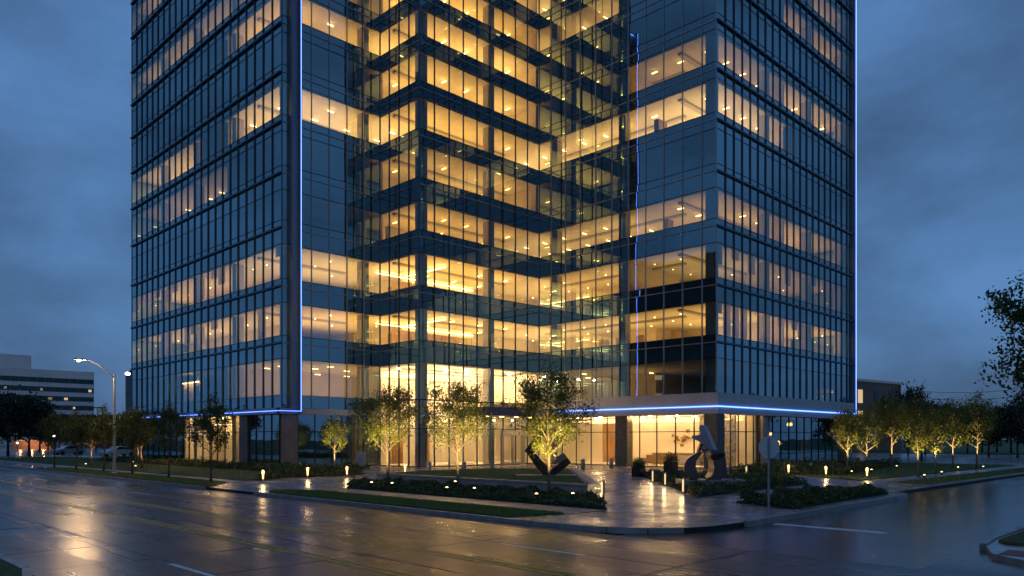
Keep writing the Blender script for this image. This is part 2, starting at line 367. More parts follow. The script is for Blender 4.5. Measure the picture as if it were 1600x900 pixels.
for i in range(7, 38):
    for j in range(4, 30):
        x0, y0 = i * S + .7, j * S + .3
        cs = [(x0 + a * S, y0 + b * S) for a in (.02, .5, .98) for b in (.02, .5, .98)]
        if any(inside(x, y, h) for x, y in cs for h in HOLES): continue
        if any(inside(x, y, BLD) for x, y in cs) or not all(inside(x, y, plaza_poly) for x, y in cs): continue
        if x0 < 21.4 and y0 > 16: continue
        if (x0 + y0) / 1.414 > 92: continue
        slab('paving_slab', x0, x0 + S, y0, y0 + S, 0, M['pave'], plaza, gap=.007, th=.006, tilt=.0008)
# sidewalk along the main road
wk = sheet('sidewalk', [(19.9, 17.2), (22.0, 17.2), (22.0, 36.0), (19.9, 36.0)], .0042, M['joint']); tag(wk, 'pale concrete sidewalk between lawn strip and shrub bed', 'sidewalk', kind='structure')
y = 17.2
while y < 35.9: slab('walk_slab', 19.9, 22.0, y, y + 1.87, .011, M['walk'], wk, gap=.006, th=.008); y += 1.87
wk2 = sheet('sidewalk', [(19.9, 43.6), (21.5, 43.6), (21.5, 140), (19.9, 140)], .0042, M['joint']); tag(wk2, 'pale concrete sidewalk behind the row of small street trees', 'sidewalk', kind='structure')
y = 43.6
while y < 110: slab('walk_slab', 19.9, 21.5, y, y + 1.6, .011, M['walk'], wk2, gap=.006, th=.008); y += 1.6
# kerbs, stone by stone
kr = thing('kerb', 'grey concrete kerb along the plaza edge of the main road', 'kerb', (17.4, 30, ROADZ)); kr['kind'] = 'structure'
def kerb_run(pts, par, w=.16, top=.02, piece=2.4):
    for (a, b) in zip(pts[:-1], pts[1:]):
        a = Vector(a); b = Vector(b); d = b - a; n = max(1, round(d.length / piece))
        for i in range(n):
            p0 = a + d * (i / n); p1 = a + d * ((i + 1) / n); c = (p0 + p1) / 2; ln = (p1 - p0).length - .008
            ubox('kerb_stone', c.x, c.y, (top + ROADZ - .05) / 2, ln, w, top - ROADZ + .05, M['kerb'], par, math.atan2(d.y, d.x))
kerb_run([(17.42, 35.0), (17.42, 16.6)], kr); kerb_run([(17.42, 110), (17.42, 40.8)], kr)
kerb_run(arc[0:5], kr, top=.012, piece=1.2)
kr2 = thing('kerb', 'grey concrete kerb beside the stop sign and low hedge', 'kerb', (30, 11.9, ROADZ)); kr2['kind'] = 'structure'
kerb_run([(22.0, 11.68), (36.6, 12.02), (38.2, 12.3), (39.0, 13.15)], kr2, w=.2, top=.04, piece=2.2)
kr3 = thing('kerb', 'low kerb round the tree island along the side street', 'kerb', (60, 13.4, ROADZ)); kr3['kind'] = 'structure'
kerb_run([(84, 13.4), (46.6, 13.4), (45.7, 14.3), (47.1, 16.0), (66, 16.0)], kr3, top=.06)
# near corner on the camera's right: lawn, ramp pad, kerb
cn_poly = [(18.9, -30), (18.9, 2.6), (19.2, 3.7), (20.0, 4.6), (21.4, 5.05), (23, 5.2), (160, 5.2), (160, -30)]
cn = obj('corner_pavement', mesh(MB().prism(cn_poly, -.19, -.01).v, MB().prism(cn_poly, -.19, -.01).f, M['walk'], 'corner_pavement')); cn.data.materials[0] = M['pave']; tag(cn, 'damp concrete corner with a kerb ramp at the right edge', 'pavement', kind='structure')
kr4 = thing('kerb', 'rounded concrete kerb at the lower right street corner', 'kerb', (20, 4.5, ROADZ)); kr4['kind'] = 'structure'
kerb_run([(18.85, -6), (18.85, 2.6), (19.15, 3.75)], kr4, top=.03, piece=1.5); kerb_run([(21.4, 5.1), (23, 5.25), (60, 5.25)], kr4, top=.03, piece=2.4)
MB().box(19.9, 20.9, 3.75, 4.45, -.0101, .0).build('tactile_pad', M['red_pad'], cn)
# near corner on the camera's left
cl_poly = [(-60, 13.6), (1.0, 13.6), (2.6, 14.4), (3.5, 15.8), (3.9, 17.6), (3.9, 420), (-60, 420)]
cl = obj('verge', mesh(MB().prism(cl_poly, -.19, -.01).v, MB().prism(cl_poly, -.19, -.01).f, M['turf'], 'verge')); tag(cl, 'grass verge at the lower left corner across the road', 'verge', kind='structure')
kr5 = thing('kerb', 'concrete kerb round the lower left grass corner', 'kerb', (3.9, 17, ROADZ)); kr5['kind'] = 'structure'
kerb_run([(3.95, 110), (3.95, 17.6), (3.55, 15.75), (2.6, 14.3), (1.0, 13.5), (-12, 13.5)], kr5, top=.02, piece=2.2)

# ------------------------------------------------------------------ grass, beds
def tri_mass(name, pts, size, mat, parent=None, up=0.0, seed=1, aspect=.6, upright=False):
    """one mesh of many small leaf blades"""
    r = np.random.default_rng(seed); P = np.asarray(pts, float); n = len(P)
    if upright:
        a = r.uniform(0, 2 * np.pi, n); u = np.c_[np.cos(a), np.sin(a), np.zeros(n)] * size * .22
        h = np.c_[r.normal(0, .35, n), r.normal(0, .35, n), np.ones(n)] * (size * r.uniform(.6, 1.3, n))[:, None]
        V = np.stack([P - u, P + u, P + h], 1).reshape(-1, 3); F = np.arange(3 * n).reshape(-1, 3)
    else:
        d = r.normal(size=(n, 3)); d[:, 2] = d[:, 2] * .6 + up; d /= np.linalg.norm(d, axis=1)[:, None]
        t = r.normal(size=(n, 3)); u = np.cross(d, t); u /= np.linalg.norm(u, axis=1)[:, None]; w = np.cross(d, u)
        s = (size * r.uniform(.6, 1.35, n))[:, None]
        V = np.stack([P - u * s, P - w * s * aspect * .75 + d * s * .12, P + u * s, P + w * s * aspect * .75 + d * s * .12], 1).reshape(-1, 3); F = np.arange(4 * n).reshape(-1, 4)
    m = bpy.data.meshes.new(name); k = F.shape[1]
    m.vertices.add(len(V)); m.vertices.foreach_set('co', V.ravel()); m.loops.add(F.size); m.loops.foreach_set('vertex_index', F.ravel().astype(np.int32))
    m.polygons.add(len(F)); m.polygons.foreach_set('loop_start', np.arange(0, F.size, k, dtype=np.int32)); m.polygons.foreach_set('loop_total', np.full(len(F), k, np.int32))
    m.materials.append(mat); m.update(calc_edges=True); return obj(name, m, parent)
def scatter(poly, n, rs):
    xs = [p[0] for p in poly]; ys = [p[1] for p in poly]; out = []
    while len(out) < n:
        x, y = rs.uniform(min(xs), max(xs)), rs.uniform(min(ys), max(ys))
        if inside(x, y, poly): out.append((x, y))
    return out
rs = random.Random(3)
def lawn(poly, z, n, label, blade=.055):
    o = obj('lawn', mesh(MB().prism(poly, z - .05, z).v, MB().prism(poly, z - .05, z).f, M['turf'], 'lawn')); tag(o, label, 'lawn', kind='structure')
    if n:
        q = tri_mass('grass', [(x, y, z - .005) for x, y in scatter(poly, n, rs)], blade, M['blade_grass'], None, seed=n, upright=True)
        tag(q, 'short grass blades of the ' + label, 'grass', kind='stuff')
    return o
lawn(GR1, .05, 26000, 'lawn strip between kerb and pale sidewalk')
lawn(GR2, .05, 16000, 'lawn strip under the row of street trees', .07)
lawn(LAWN, .50, 12000, 'raised lawn around the bent bronze sculpture', .06)
lawn(LW, .05, 16000, 'lawn in front of the left wing', .08)
lawn(BED4, .05, 14000, 'lawn under the lit trees on the right', .08)
lawn(ISL, .05, 9000, 'street island lawn on the right', .07)
lawn([(22.3, 4.98), (21.9, 4.7), (21.9, -4), (70, -4), (70, 4.98)], .05, 9000, 'lawn at the lower right corner', .06)
q = tri_mass('grass', [(x, y, -.015) for x, y in scatter([(-3, 14.2), (1.0, 14.0), (2.4, 14.9), (3.2, 16.2), (3.7, 18), (3.7, 34), (-3, 34)], 22000, rs)], .06, M['blade_grass'], None, seed=5, upright=True)
tag(q, 'short grass blades of the verge at the lower left', 'grass', kind='stuff')
def bed(poly, h, n, label, leaf=.10, seed=1, z0=0.0):
    s = obj('planting_bed', mesh(MB().prism(poly, z0 - .03, z0 + .05).v, MB().prism(poly, z0 - .03, z0 + .05).f, M['soil'], 'planting_bed')); tag(s, 'dark soil of the ' + label, 'flower bed', kind='structure')
    r = random.Random(seed); ph = [(r.uniform(0, 6), r.uniform(.6, 1.7), r.uniform(.6, 1.7)) for _ in range(4)]; pts = []
    area_pts = scatter(poly, n, r)
    for x, y in area_pts:
        b = .62 + .38 * sum(math.sin(x * 3.1 * a + p) * math.sin(y * 2.7 * c + p * 2) for p, a, c in ph) / 2.2
        hh = h * max(.14, 1.25 * b * abs(b)) * (1.5 if math.sin(x * 1.9 + seed) * math.sin(y * 2.3 + seed) > .72 else 1); pts.append((x, y, z0 + .04 + hh * (1 - r.random() ** 2.2)))
    o = tri_mass('shrubs', pts, leaf, M['shrub'], None, up=.5, seed=seed); tag(o, label, 'shrubs', kind='stuff'); return o
bed(BED1, .26, 20000, 'low shrub bed along the raised planter wall', .085, 11)
bed(BED2, .38, 17000, 'clipped shrub bed around the pale steel sculpture', .085, 12)
bed(BED3, .34, 11000, 'low hedge bed behind the stop sign kerb', .085, 13)
bed([(29.6, 47.0), (31.9, 48.2), (31.9, 96), (28.4, 96), (28.4, 47.6)], .5, 15000, 'shrub hedge along the foot of the left wing', .12, 14)
bed([(22.2, 44.6), (25.0, 46.0), (28.8, 45.6), (31.8, 47.0), (33.6, 51.4), (37.6, 54.6), (33.5, 58.8), (28, 52)], .42, 9000, 'ground cover behind the lit path bollards', .10, 15)
bed([(52.6, 24.2), (53.6, 30.0), (70, 30.0), (80, 26.0), (62, 22.8), (53.5, 21.3)], .6, 11000, 'dark shrubs under the lit trees on the right', .12, 16)

# ------------------------------------------------------------------ raised planter wall
pw = thing('planter_wall', 'low concrete wall holding up the raised lawn', 'low wall', (26.6, 30, 0))
def wall_run(a, b, w, z0, z1, n, nm='wall_block'):
    a = Vector(a); b = Vector(b); d = b - a
    for i in range(n):
        p = a + d * ((i + .5) / n)
        ubox(nm, p.x, p.y, (z0 + z1) / 2, d.length / n - .01, w, z1 - z0, M['conc'], pw, math.atan2(d.y, d.x))
wall_run((26.62, 21.7), (26.62, 37.7), .34, 0, .47, 7); wall_run((26.75, 21.75), (40.4, 34.6), .34, 0, .468, 8)
wall_run((30.4, 39.45), (36.5, 39.45), .3, 0, .464, 3); wall_run((26.6, 37.75), (30.4, 39.4), .3, 0, .466, 2)
wall_run((26.60, 21.6), (26.60, 37.8), .46, .472, .55, 7, 'coping'); wall_run((27.0, 21.72), (40.5, 34.5), .46, .47, .547, 8, 'coping')

# ================================================================== OFFICE TOWER
FZ = {2: 5.6, 3: 10.85, 4: 15.75, 5: 20.8, 6: 25.5, 7: 29.9, 8: 34.2, 9: 38.4, 10: 42.3, 11: 46.2, 12: 50.3, 13: 54.4}
TOP = 55.5
def head(k): return 1.42 if k <= 5 else .76          # blind strip under the fin above floor k
SILL = .64
T = thing('office_tower', 'tall stepped glass office tower with warm lit floors and blue light strips', 'office tower', (58, 60, 0))
FACES = [
    ('left_outer', (32.6, 96.8), (32.6, 60.6), (-1, 0), [36.2 * i / 22 for i in range(23)], 1),
    ('left_inner', (32.6, 60.6), (42.8, 60.6), (0, -1), [0, .72, 1.5, 2.85, 4.65, 6.5, 8.35, 10.2], 0),
    ('centre_left', (42.8, 60.6), (42.8, 54.6), (-1, 0), [0, 1.5, 3.0, 4.5, 6.0], 0),
    ('centre_right', (42.8, 54.6), (58.6, 54.6), (0, -1), [15.8 * i / 9 for i in range(10)], 0),
    ('right_inner', (58.6, 54.6), (58.6, 33.9), (-1, 0), [0] + [1.7 + 1.956 * i for i in range(10)] + [20.7], 0),
    ('right_outer', (58.6, 33.9), (88.0, 33.9), (0, -1), [29.4 * i / 20 for i in range(21)], 1),
]
def proj_area(c, w, h, t, n):
    v = Vector(c) - Vector((0, 0, 2.6)); fw = (v.x + v.y) / 1.4142; rt = (v.x - v.y) / 1.4142
    if fw < 1 or abs(rt / fw) > .68: return 0
    if (v.z - h / 2) / fw > .58: return 0
    cosang = abs(v.x * n[0] + v.y * n[1]) / math.hypot(v.x, v.y)
    return w * h * cosang / fw ** 2
panes = {'window_pane': [], 'spandrel_panel': []}
def pane(kind, P, t, n, s0, s1, z0, z1, mat):
    w, h = s1 - s0, z1 - z0; mid = (s0 + s1) / 2
    c = Vector((P[0] + t[0] * mid, P[1] + t[1] * mid, (z0 + z1) / 2))
    rx, rz = rnd.gauss(0, .0022), rnd.gauss(0, .0014)
    tx = Vector((t[0], t[1], 0)); up = Vector((0, 0, 1)); nn = Vector((n[0], n[1], 0))
    tx2 = (tx + nn * rz).normalized(); up2 = (up + nn * rx).normalized()
    panes[kind].append((proj_area(c, w, h, t, n), c, tx2 * w, up2 * h, mat))
for nm, A, B, n, cols, outer in FACES:
    ln = math.dist(A, B); t = ((B[0] - A[0]) / ln, (B[1] - A[1]) / ln)
    cen = nm.startswith('centre')
    for k in range(3, 13):
        z0, z1 = FZ[k], FZ[k + 1]; hd = head(k)
        for s0, s1 in zip(cols[:-1], cols[1:]):
            pane('window_pane', A, t, n, s0, s1, z0 + SILL, z1 - hd, M['vision_c' if cen else 'vision'])
            pane('spandrel_panel', A, t, n, s0, s1, z1 - hd, z1, M['spandrel_c' if cen else 'spandrel'])
            pane('spandrel_panel', A, t, n, s0, s1, z0, z0 + SILL, M['spandrel_c' if cen else 'spandrel'])
    # second floor / lobby height
    for s0, s1 in zip(cols[:-1], cols[1:]):
        z1 = FZ[3]
        pane('spandrel_panel', A, t, n, s0, s1, z1 - 1.35, z1, M['spandrel_c' if cen else 'spandrel'])
        if cen:
            pane('window_pane', A, t, n, s0, s1, 6.1, z1 - 1.35, M['clear'])
        elif nm.startswith('left'):
            pane('window_pane', A, t, n, s0, s1, 6.35, z1 - 1.35, M['vision']); pane('spandrel_panel', A, t, n, s0, s1, 5.25, 6.35, M['spandrel'])
        else:
            pane('window_pane', A, t, n, s0, s1, 6.55, z1 - 1.35, M['vision'])
for kind, lst in panes.items():
    lst.sort(key=lambda q: -q[0]); um = {}
    big, small = lst[:300], lst[300:]
    for a, c, tx, up, mat in big:
        if mat.name not in um: um[mat.name] = mesh([(-.5, 0, -.5), (.5, 0, -.5), (.5, 0, .5), (-.5, 0, .5)], [(0, 1, 2, 3)], mat, kind)
        o = obj(kind, um[mat.name], None)
        y = up.cross(tx).normalized()
        o.matrix_world = Matrix(((tx.x, y.x, up.x, c.x), (tx.y, y.y, up.y, c.y), (tx.z, y.z, up.z, c.z), (0, 0, 0, 1)))
        mw = o.matrix_world.copy(); o.parent = T; o.matrix_parent_inverse = Matrix.Translation(-Vector(T.location)); o.matrix_basis = mw
    v, f, mi = [], [], []; mats = []
    for a, c, tx, up, mat in small:
        if mat not in mats: mats.append(mat)
        b = len(v); v += [c - tx / 2 - up / 2, c + tx / 2 - up / 2, c + tx / 2 + up / 2, c - tx / 2 + up / 2]; f.append((b, b + 1, b + 2, b + 3)); mi.append(mats.index(mat))
    me = mesh(v, f, None, kind + '_rest')
    for mt in mats: me.materials.append(mt)
    me.polygons.foreach_set('material_index', mi)
    tag(obj('far_' + kind + 's', me, T), kind='stuff')
# mullions, fins, transoms
def along(name, A, t, n, s0, s1, off0, off1, z0, z1, mat, par=None):
    """bar along a face between s0 and s1, from off0 to off1 in front of the glass"""
    m0, m1 = (s0 + s1) / 2, (off0 + off1) / 2
    return ubox(name, A[0] + t[0] * m0 + n[0] * m1, A[1] + t[1] * m0 + n[1] * m1, (z0 + z1) / 2, s1 - s0, off1 - off0, z1 - z0, mat, par or T, math.atan2(t[1], t[0]))
for nm, A, B, n, cols, outer in FACES:
    ln = math.dist(A, B); t = ((B[0] - A[0]) / ln, (B[1] - A[1]) / ln); cen = nm.startswith('centre')
    zb = 0.0 if cen else (5.25 if nm.startswith('left') else 6.55)
    for i, s in enumerate(cols):
        if nm == 'left_inner' and i in (1, 2): continue
        if (i == 0 and nm in ('left_inner', 'centre_right', 'right_outer')): continue
        if outer: along('mullion_fin', A, t, n, s - .035, s + .035, -.06, .105 if 0 < i < len(cols) - 1 else .05, zb, TOP, M['fin'])
        else: along('mullion', A, t, n, s - .035, s + .035, -.06, .085, zb, TOP, M['alu'] if not cen else M['fin'])
    for k in range(3, 14):
        z = FZ[k]
        if outer: along('horizontal_fin', A, t, n, -.0, ln + .0, .003, .20, z - .07, z + .07, M['fin'])
        else: along('horizontal_fin', A, t, n, 0, ln, .003, .065, z - .04, z + .04, M['alu'])
        if k < 13:
            along('transom', A, t, n, 0, ln, .002, .03, z + SILL - .025, z + SILL + .025, M['trim'])
            along('transom', A, t, n, 0, ln, .002, .03, FZ[k + 1] - head(k) - .025, FZ[k + 1] - head(k) + .025, M['trim'])
    along('transom', A, t, n, 0, ln, .002, .03, FZ[3] - 1.375, FZ[3] - 1.325, M['trim'])
    if nm.startswith('left'): along('transom', A, t, n, 0, ln, .002, .05, 6.32, 6.38, M['alu'])
    along('parapet', A, t, n, -.05, ln + .05, -.3, .06, FZ[13] + .1, TOP, M['panel'])
# closing walls at the rear and the roof
MB().box(88.0, 88.15, 33.95, 96.8, .0, TOP).box(32.65, 88.0, 96.8, 96.95, 0, TOP).build('rear_wall', M['spandrel'], T)
inset = [(33.0, 61.0), (43.2, 61.0), (43.2, 55.0), (59.0, 55.0), (59.0, 34.3), (87.9, 34.3), (87.9, 96.7), (33.0, 96.7)]
MB().prism(inset, FZ[13] - .6, FZ[13] + .6).build('roof', M['slab'], T)
# floor plates: ceiling below, carpet above
for k in range(3, 14):
    lo = FZ[k] - (head(k - 1) if k > 3 else 1.35)
    if k < 13: MB().prism(inset, FZ[k] + .05, FZ[k] + .30).build('floor_slab', M['floor_in'], T)
    poly = inset
    MB().prism(poly, lo, lo + .12).build('ceiling', M['ceil'], T)
# cores
core = MB().box(48, 84, 64, 88, 0, TOP - 1).box(68, 80, 46.5, 64.0, 0, TOP - 1)
core.build('core_wall', M['wall_in'], T)
# structural columns just inside the glass
for (x, y) in [(43.9, 55.7), (52.3, 55.6), (59.6, 53.0), (59.7, 44.4), (59.55, 34.9), (69.0, 34.9), (78.4, 34.9), (86.8, 34.9), (33.6, 61.7), (41.6, 61.7), (33.7, 71.2), (33.7, 80.2), (33.7, 89.2)]:
    ubox('column', x, y, TOP / 2 - 1, .8, .8, TOP - 2, M['colm'], T)
# rooms: x0,x1,y0,y1
ROOM = {'LA': (33.4, 47.6, 61.4, 72.4), 'LB': (33.4, 38.8, 72.8, 78.2), 'LC': (33.4, 38.8, 78.6, 96.2), 'CE': (43.8, 58.4, 55.6, 63.6),
        'RA': (59.6, 67.6, 44.0, 63.5), 'RB': (59.6, 72.2, 34.8, 43.4), 'RC': (73.2, 87.4, 34.8, 40.6)}
LIT = {2: dict(LA=.45, RA=.22),
       3: dict(LA=1., LB=1., LC=.9, CE=1.25, RA=1.1, RB=1.1, RC=.9),
       4: dict(LA=1., LB=1., LC=.9, CE=1.25, RA=.9, RB=.36, RC=.35),
       5: dict(CE=.6, RA=.5, RB=.5, RC=.7),
       6: dict(LB=.16, LC=.30, CE=.55),
       7: dict(LA=1., LC=.8, CE=1., RA=1., RB=.95),
       8: dict(CE=1.1, RB=.4, RC=.7),
       9: dict(LA=.85, CE=1.2),
       10: dict(LA=.35, LB=.35, LC=.45, CE=1.1, RA=.45, RC=.5),
       11: dict(LA=.5, CE=1.0, RA=.5, RB=.3, RC=.5),
       12: dict(LA=.5, LB=.5, LC=.6, CE=1.0, RA=.4, RB=.5, RC=.4)}
fix = []
for k, d in LIT.items():
    zc = FZ[k + 1] - (head(k) if k > 2 else 1.35); zf = FZ[k] + .30 if k > 2 else 5.7
    for r_, lv in d.items():
        x0, x1, y0, y1 = ROOM[r_]
        sx = 2.9 if k > 4 else 3.1; sy = 2.7
        dim = lv < .3
        ncx, ncy = (1, max(1, round((y1 - y0) / 5.5))) if (y1 - y0) > (x1 - x0) else (max(1, round((x1 - x0) / 5.5)), 1)
        warm = rnd.uniform(-.04, .05)
        for ci in range(ncx):
            for cj in range(ncy):
                al = bpy.data.lights.new('room_fill', 'AREA'); al.shape = 'RECTANGLE'; al.size = (x1 - x0) / ncx - .8; al.size_y = (y1 - y0) / ncy - .8
                al.energy = 6.7 * al.size * al.size_y * lv * rnd.uniform(.62, 1.28); al.color = (1, .52 + warm * .5, .10 + warm * .5) if r_ == 'CE' else (1, .56 + warm, .155 + warm * 1.3)
                ao = link(bpy.data.objects.new('room_fill', al), T); ao.rotation_euler = (math.pi, 0, 0)   # added fill light, hidden from the street, evens out the ceiling
                ao.location = (x0 + (ci + .5) * (x1 - x0) / ncx, y0 + (cj + .5) * (y1 - y0) / ncy, zf + .9)
        nx, ny = max(1, int((x1 - x0) / sx)), max(1, int((y1 - y0) / sy))
        for i in range(nx):
            for j in range(ny):
                if dim and (i + j * 2 + k) % 3: continue
                if rnd.random() < .24: continue
                x = x0 + (i + .5) * (x1 - x0) / nx; y = y0 + (j + .5) * (y1 - y0) / ny
                fix.append((x, y, zc - .22, k, r_, lv * (2.2 if dim else 1)))
    # partitions where neighbouring rooms differ
    def lvl(a): return d.get(a, 0)
    def part_wall(x0, x1, y0, y1): ubox('partition', (x0 + x1) / 2, (y0 + y1) / 2, (zf + zc) / 2, x1 - x0, y1 - y0, zc - zf - .004, M['wall_in'], T)
    if k > 2: part_wall(39.0, 39.18, 72.9, 96.6); part_wall(72.9, 87.8, 40.9, 41.08)
    if abs(lvl('LA') - lvl('LB')) > .15: part_wall(33.3, 48, 72.5, 72.68)
    if abs(lvl('LB') - lvl('LC')) > .15: part_wall(33.3, 48, 78.3, 78.48)
    if abs(lvl('LA') - lvl('CE')) > .4 and k > 2: part_wall(43.3, 43.48, 61.1, 64.2); part_wall(43.48, 48, 64.0, 64.2)
    if abs(lvl('CE') - lvl('RA')) > .4 and k > 2: part_wall(58.75, 58.93, 55.2, 64)
    if abs(lvl('RA') - lvl('RB')) > .3: part_wall(59.3, 68, 43.6, 43.78)
    if abs(lvl('RB') - lvl('RC')) > .15: part_wall(72.5, 72.68, 34.6, 46.5)
fix.sort(key=lambda q: -proj_area((q[0], q[1], q[2]), 1, 1, (1, 0), (.7, .7)))
LM = {}
def two_way(me, upm):
    """adds a glowing upper face, unseen from below, to brighten the ceiling"""
    me.materials.append(upm); me.update()
    for p in me.polygons:
        if p.normal.z > .9: p.material_index = 1
rest = {}
for i, (x, y, z, k, r_, lv) in enumerate(fix):
    hot = 1 if r_ == 'CE' else 0
    mt = lamp_mat(lv, hot); um_ = up_mat(lv, hot); longer = k in (3, 4) and r_ != 'CE'
    dx, dy = ((.06, .30) if r_ in ('CE', 'RB', 'RC') else (.30, .06))
    if longer: dx, dy = (.62 if dx > .3 else .045, .62 if dy > .3 else .045)
    if i < 300:
        key = (mt.name, dx, dy)
        if key not in LM:
            LM[key] = mesh(MB().box(-dx, dx, -dy, dy, -.03, .03).v, MB().box(-dx, dx, -dy, dy, -.03, .03).f, mt, 'ceiling_light'); two_way(LM[key], um_)
        o = obj('ceiling_light', LM[key], T); o.location = (x, y, z)
    else: rest.setdefault(mt.name, (mt, MB(), um_))[1].box(x - dx, x + dx, y - dy, y + dy, z - .03, z + .03)
for mt, b, um_ in rest.values():
    o = b.build('deeper_ceiling_lights', mt, T); two_way(o.data, um_); tag(o, kind='stuff')
# ceiling bulkheads, tall cabinets and shelving that show behind the glass
for k in range(3, 13):
    zc = FZ[k + 1] - head(k); zf = FZ[k] + .3
    ubox('bulkhead', 51, 59.6, zc - .10, 14.6, .5, .2, M['colm'], T); ubox('bulkhead', 63.4, 49, zc - .10, .45, 18, .2, M['colm'], T)
    ubox('bulkhead', 38.2, 66.8, zc - .10, 9.2, .5, .2, M['colm'], T); ubox('bulkhead', 66, 38.4, zc - .10, 12, .5, .2, M['colm'], T)
    for q in range(5):
        w_, h_ = rnd.uniform(.8, 1.7), rnd.uniform(1.6, 2.3); side_ = q % 5
        px_ = {0: (rnd.uniform(44.6, 57.6), 61.5), 1: (64.6, rnd.uniform(44.6, 53)), 2: (rnd.uniform(35, 41.6), 65.6), 3: (rnd.uniform(60.4, 71), 40.8), 4: (37.6, rnd.uniform(64, 94))}[side_]
        ubox('cabinet', px_[0], px_[1], zf + h_ / 2, .5 if side_ in (1, 4) else w_, w_ if side_ in (1, 4) else .5, h_, M['wall_dk'] if q % 2 else M['colm'], T)
# glowing coves on the centre block's lower office floors, timber wall below
for k in (3, 4):
    zc = FZ[k + 1] - head(k)
    ubox('cove_light', 51, 63.7, zc - .25, 13.0, .12, .10, M['cove'], T)
    ubox('cove_light', 47.7, 59.9, zc - .25, .12, 6.2, .10, M['cove'], T)
    ubox('timber_wall', 52, 63.85, (FZ[k] + zc) / 2, 11.0, .1, zc - FZ[k] - 1.2, M['wall_dk'], T)
# blinds and door-like panels that show inside the lit offices
for k in (3, 4):
    zf = FZ[k] + .3
    for x, w in ((50.0, .9), (53.5, .9), (56.5, .9)): ubox('inner_door', x, 63.74, zf + 1.25, w, .06, 2.5, M['wall_dk'], T)
    for y in (48.5, 51.2, 57.0): ubox('inner_door', 67.94, y, zf + 1.25, .06, .95, 2.5, M['wall_dk'], T)
    for y in (66.0, 75.0, 84.0): ubox('inner_door', 47.94, y, zf + 1.25, .06, .95, 2.5, M['wall_dk'], T)
bl_m, t_, out_ = newmat('roller_blind'); d_ = N(t_, 'ShaderNodeBsdfDiffuse'); d_.inputs[0].default_value = (.7, .66, .58, 1); e_ = N(t_, 'ShaderNodeBsdfTranslucent'); e_.inputs[0].default_value = (.8, .75, .66, 1)
x_ = N(t_, 'ShaderNodeMixShader', i_0=.6); L(t_, d_.outputs[0], x_.inputs[1]); L(t_, e_.outputs[0], x_.inputs[2]); L(t_, x_.outputs[0], out_.inputs[0])
for k in (3, 4, 7):
    z1 = FZ[k + 1] - head(k)
    for i in range(22):
        if rnd.random() < .38 and (k != 7):
            dpt = rnd.choice((.9, 1.7, 2.7)) if k < 7 else .8
            y = 96.8 - 36.2 * (i + .5) / 22
            ubox('roller_blind', 32.85, y, z1 - dpt / 2 - .02, .02, 1.45, dpt, bl_m, T)
    for i in range(20):
        if rnd.random() < .40 and k < 7:
            dpt = rnd.choice((.9, 1.7, 2.7)); x = 58.6 + 29.4 * (i + .5) / 20
            ubox('roller_blind', x, 34.15, z1 - dpt / 2 - .02, 1.3, .02, dpt, bl_m, T)

# ------------------------------------------------------------------ lobby and ground floor
gf = [(33.3, 61.3), (43.1, 61.3), (43.1, 55.0), (59.0, 55.0), (59.0, 34.4), (87.9, 34.4), (87.9, 96.7), (33.3, 96.7)]
MB().prism(gf, .004, .03).build('lobby_floor', M['floor_in'], T)
sof_l = [(32.6, 60.6), (43.0, 60.6), (43.0, 96.8), (32.6, 96.8)]
sof_r = [(58.6, 33.9), (88, 33.9), (88, 54.8), (58.6, 54.8)]
MB().prism([(32.9, 60.9), (43.3, 60.9), (43.3, 96.7), (32.9, 96.7)], 4.72, 5.6).build('soffit', M['ceil'], T)
MB().prism([(58.9, 34.2), (87.9, 34.2), (87.9, 55.0), (58.9, 55.0)], 4.72, 6.4).build('soffit', M['ceil'], T)
# lobby walls
MB().box(43.2, 68, 63.6, 63.8, 0, 9.4).build('lobby_wall', M['lobby'], T)
MB().box(66.6, 66.8, 34.5, 63.6, 0, 4.7).build('lobby_wall', M['lobby'], T)
MB().box(58.95, 59.15, 55.2, 63.6, 6.4, 9.4).build('lobby_wall', M['lobby'], T)
MB().box(43.3, 43.5, 61.4, 63.6, 0, 9.4).build('lobby_wall', M['lobby'], T)
for x in (47.0, 50.5): ubox('timber_wall', x, 63.52, 1.5, 1.3, .08, 3.0, M['wood'], T)
for y, w in ((51.6, 1.6), (49.4, .9)): ubox('timber_wall', 66.5, y, 2.2, .1, w, 4.4, M['wood'], T)
MB().box(63.6, 63.8, 34.9, 38.6, 0.03, 4.7).build('marble_wall', M['marble'], T)
for c in ((66.2, 66.4, 36.0, 54.0, 4.25, 4.31), (61.8, 62.2, 38.5, 53.5, 4.30, 4.36), (60.2, 66.0, 35.4, 35.6, 4.3, 4.36), (44.4, 58.0, 63.1, 63.3, 8.75, 8.81), (44.8, 57.8, 59.3, 59.6, 8.9, 8.96), (44.8, 57.8, 56.8, 57.0, 8.9, 8.96)):
    o = bxo('cove_light', *c, M['cove_hot'], T); two_way(o.data, M['cove_up'])
for (x, y) in ((49.6, 53.0), (51.6, 53.0), (53.6, 53.0), (55.6, 53.0), (57.4, 53.0)): ubox('canopy_downlight', x, y, 4.685, .3, .3, .03, M['cove'], T)
for i in range(5):
    for j in range(2): ubox('fill_downlight', 45.4 + i * 3.0, 57.8 + j * 3.4, 9.47, .24, .24, .06, M['down'], T)  # unseen fittings added to brighten the centre lobby
for i in range(6):
    for j in range(2): ubox('fill_downlight', 60.9 + j * 3.0, 36.3 + i * 3.0, 4.70, .16, .16, .05, M['down'], T)  # same added fill for the right-hand lobby
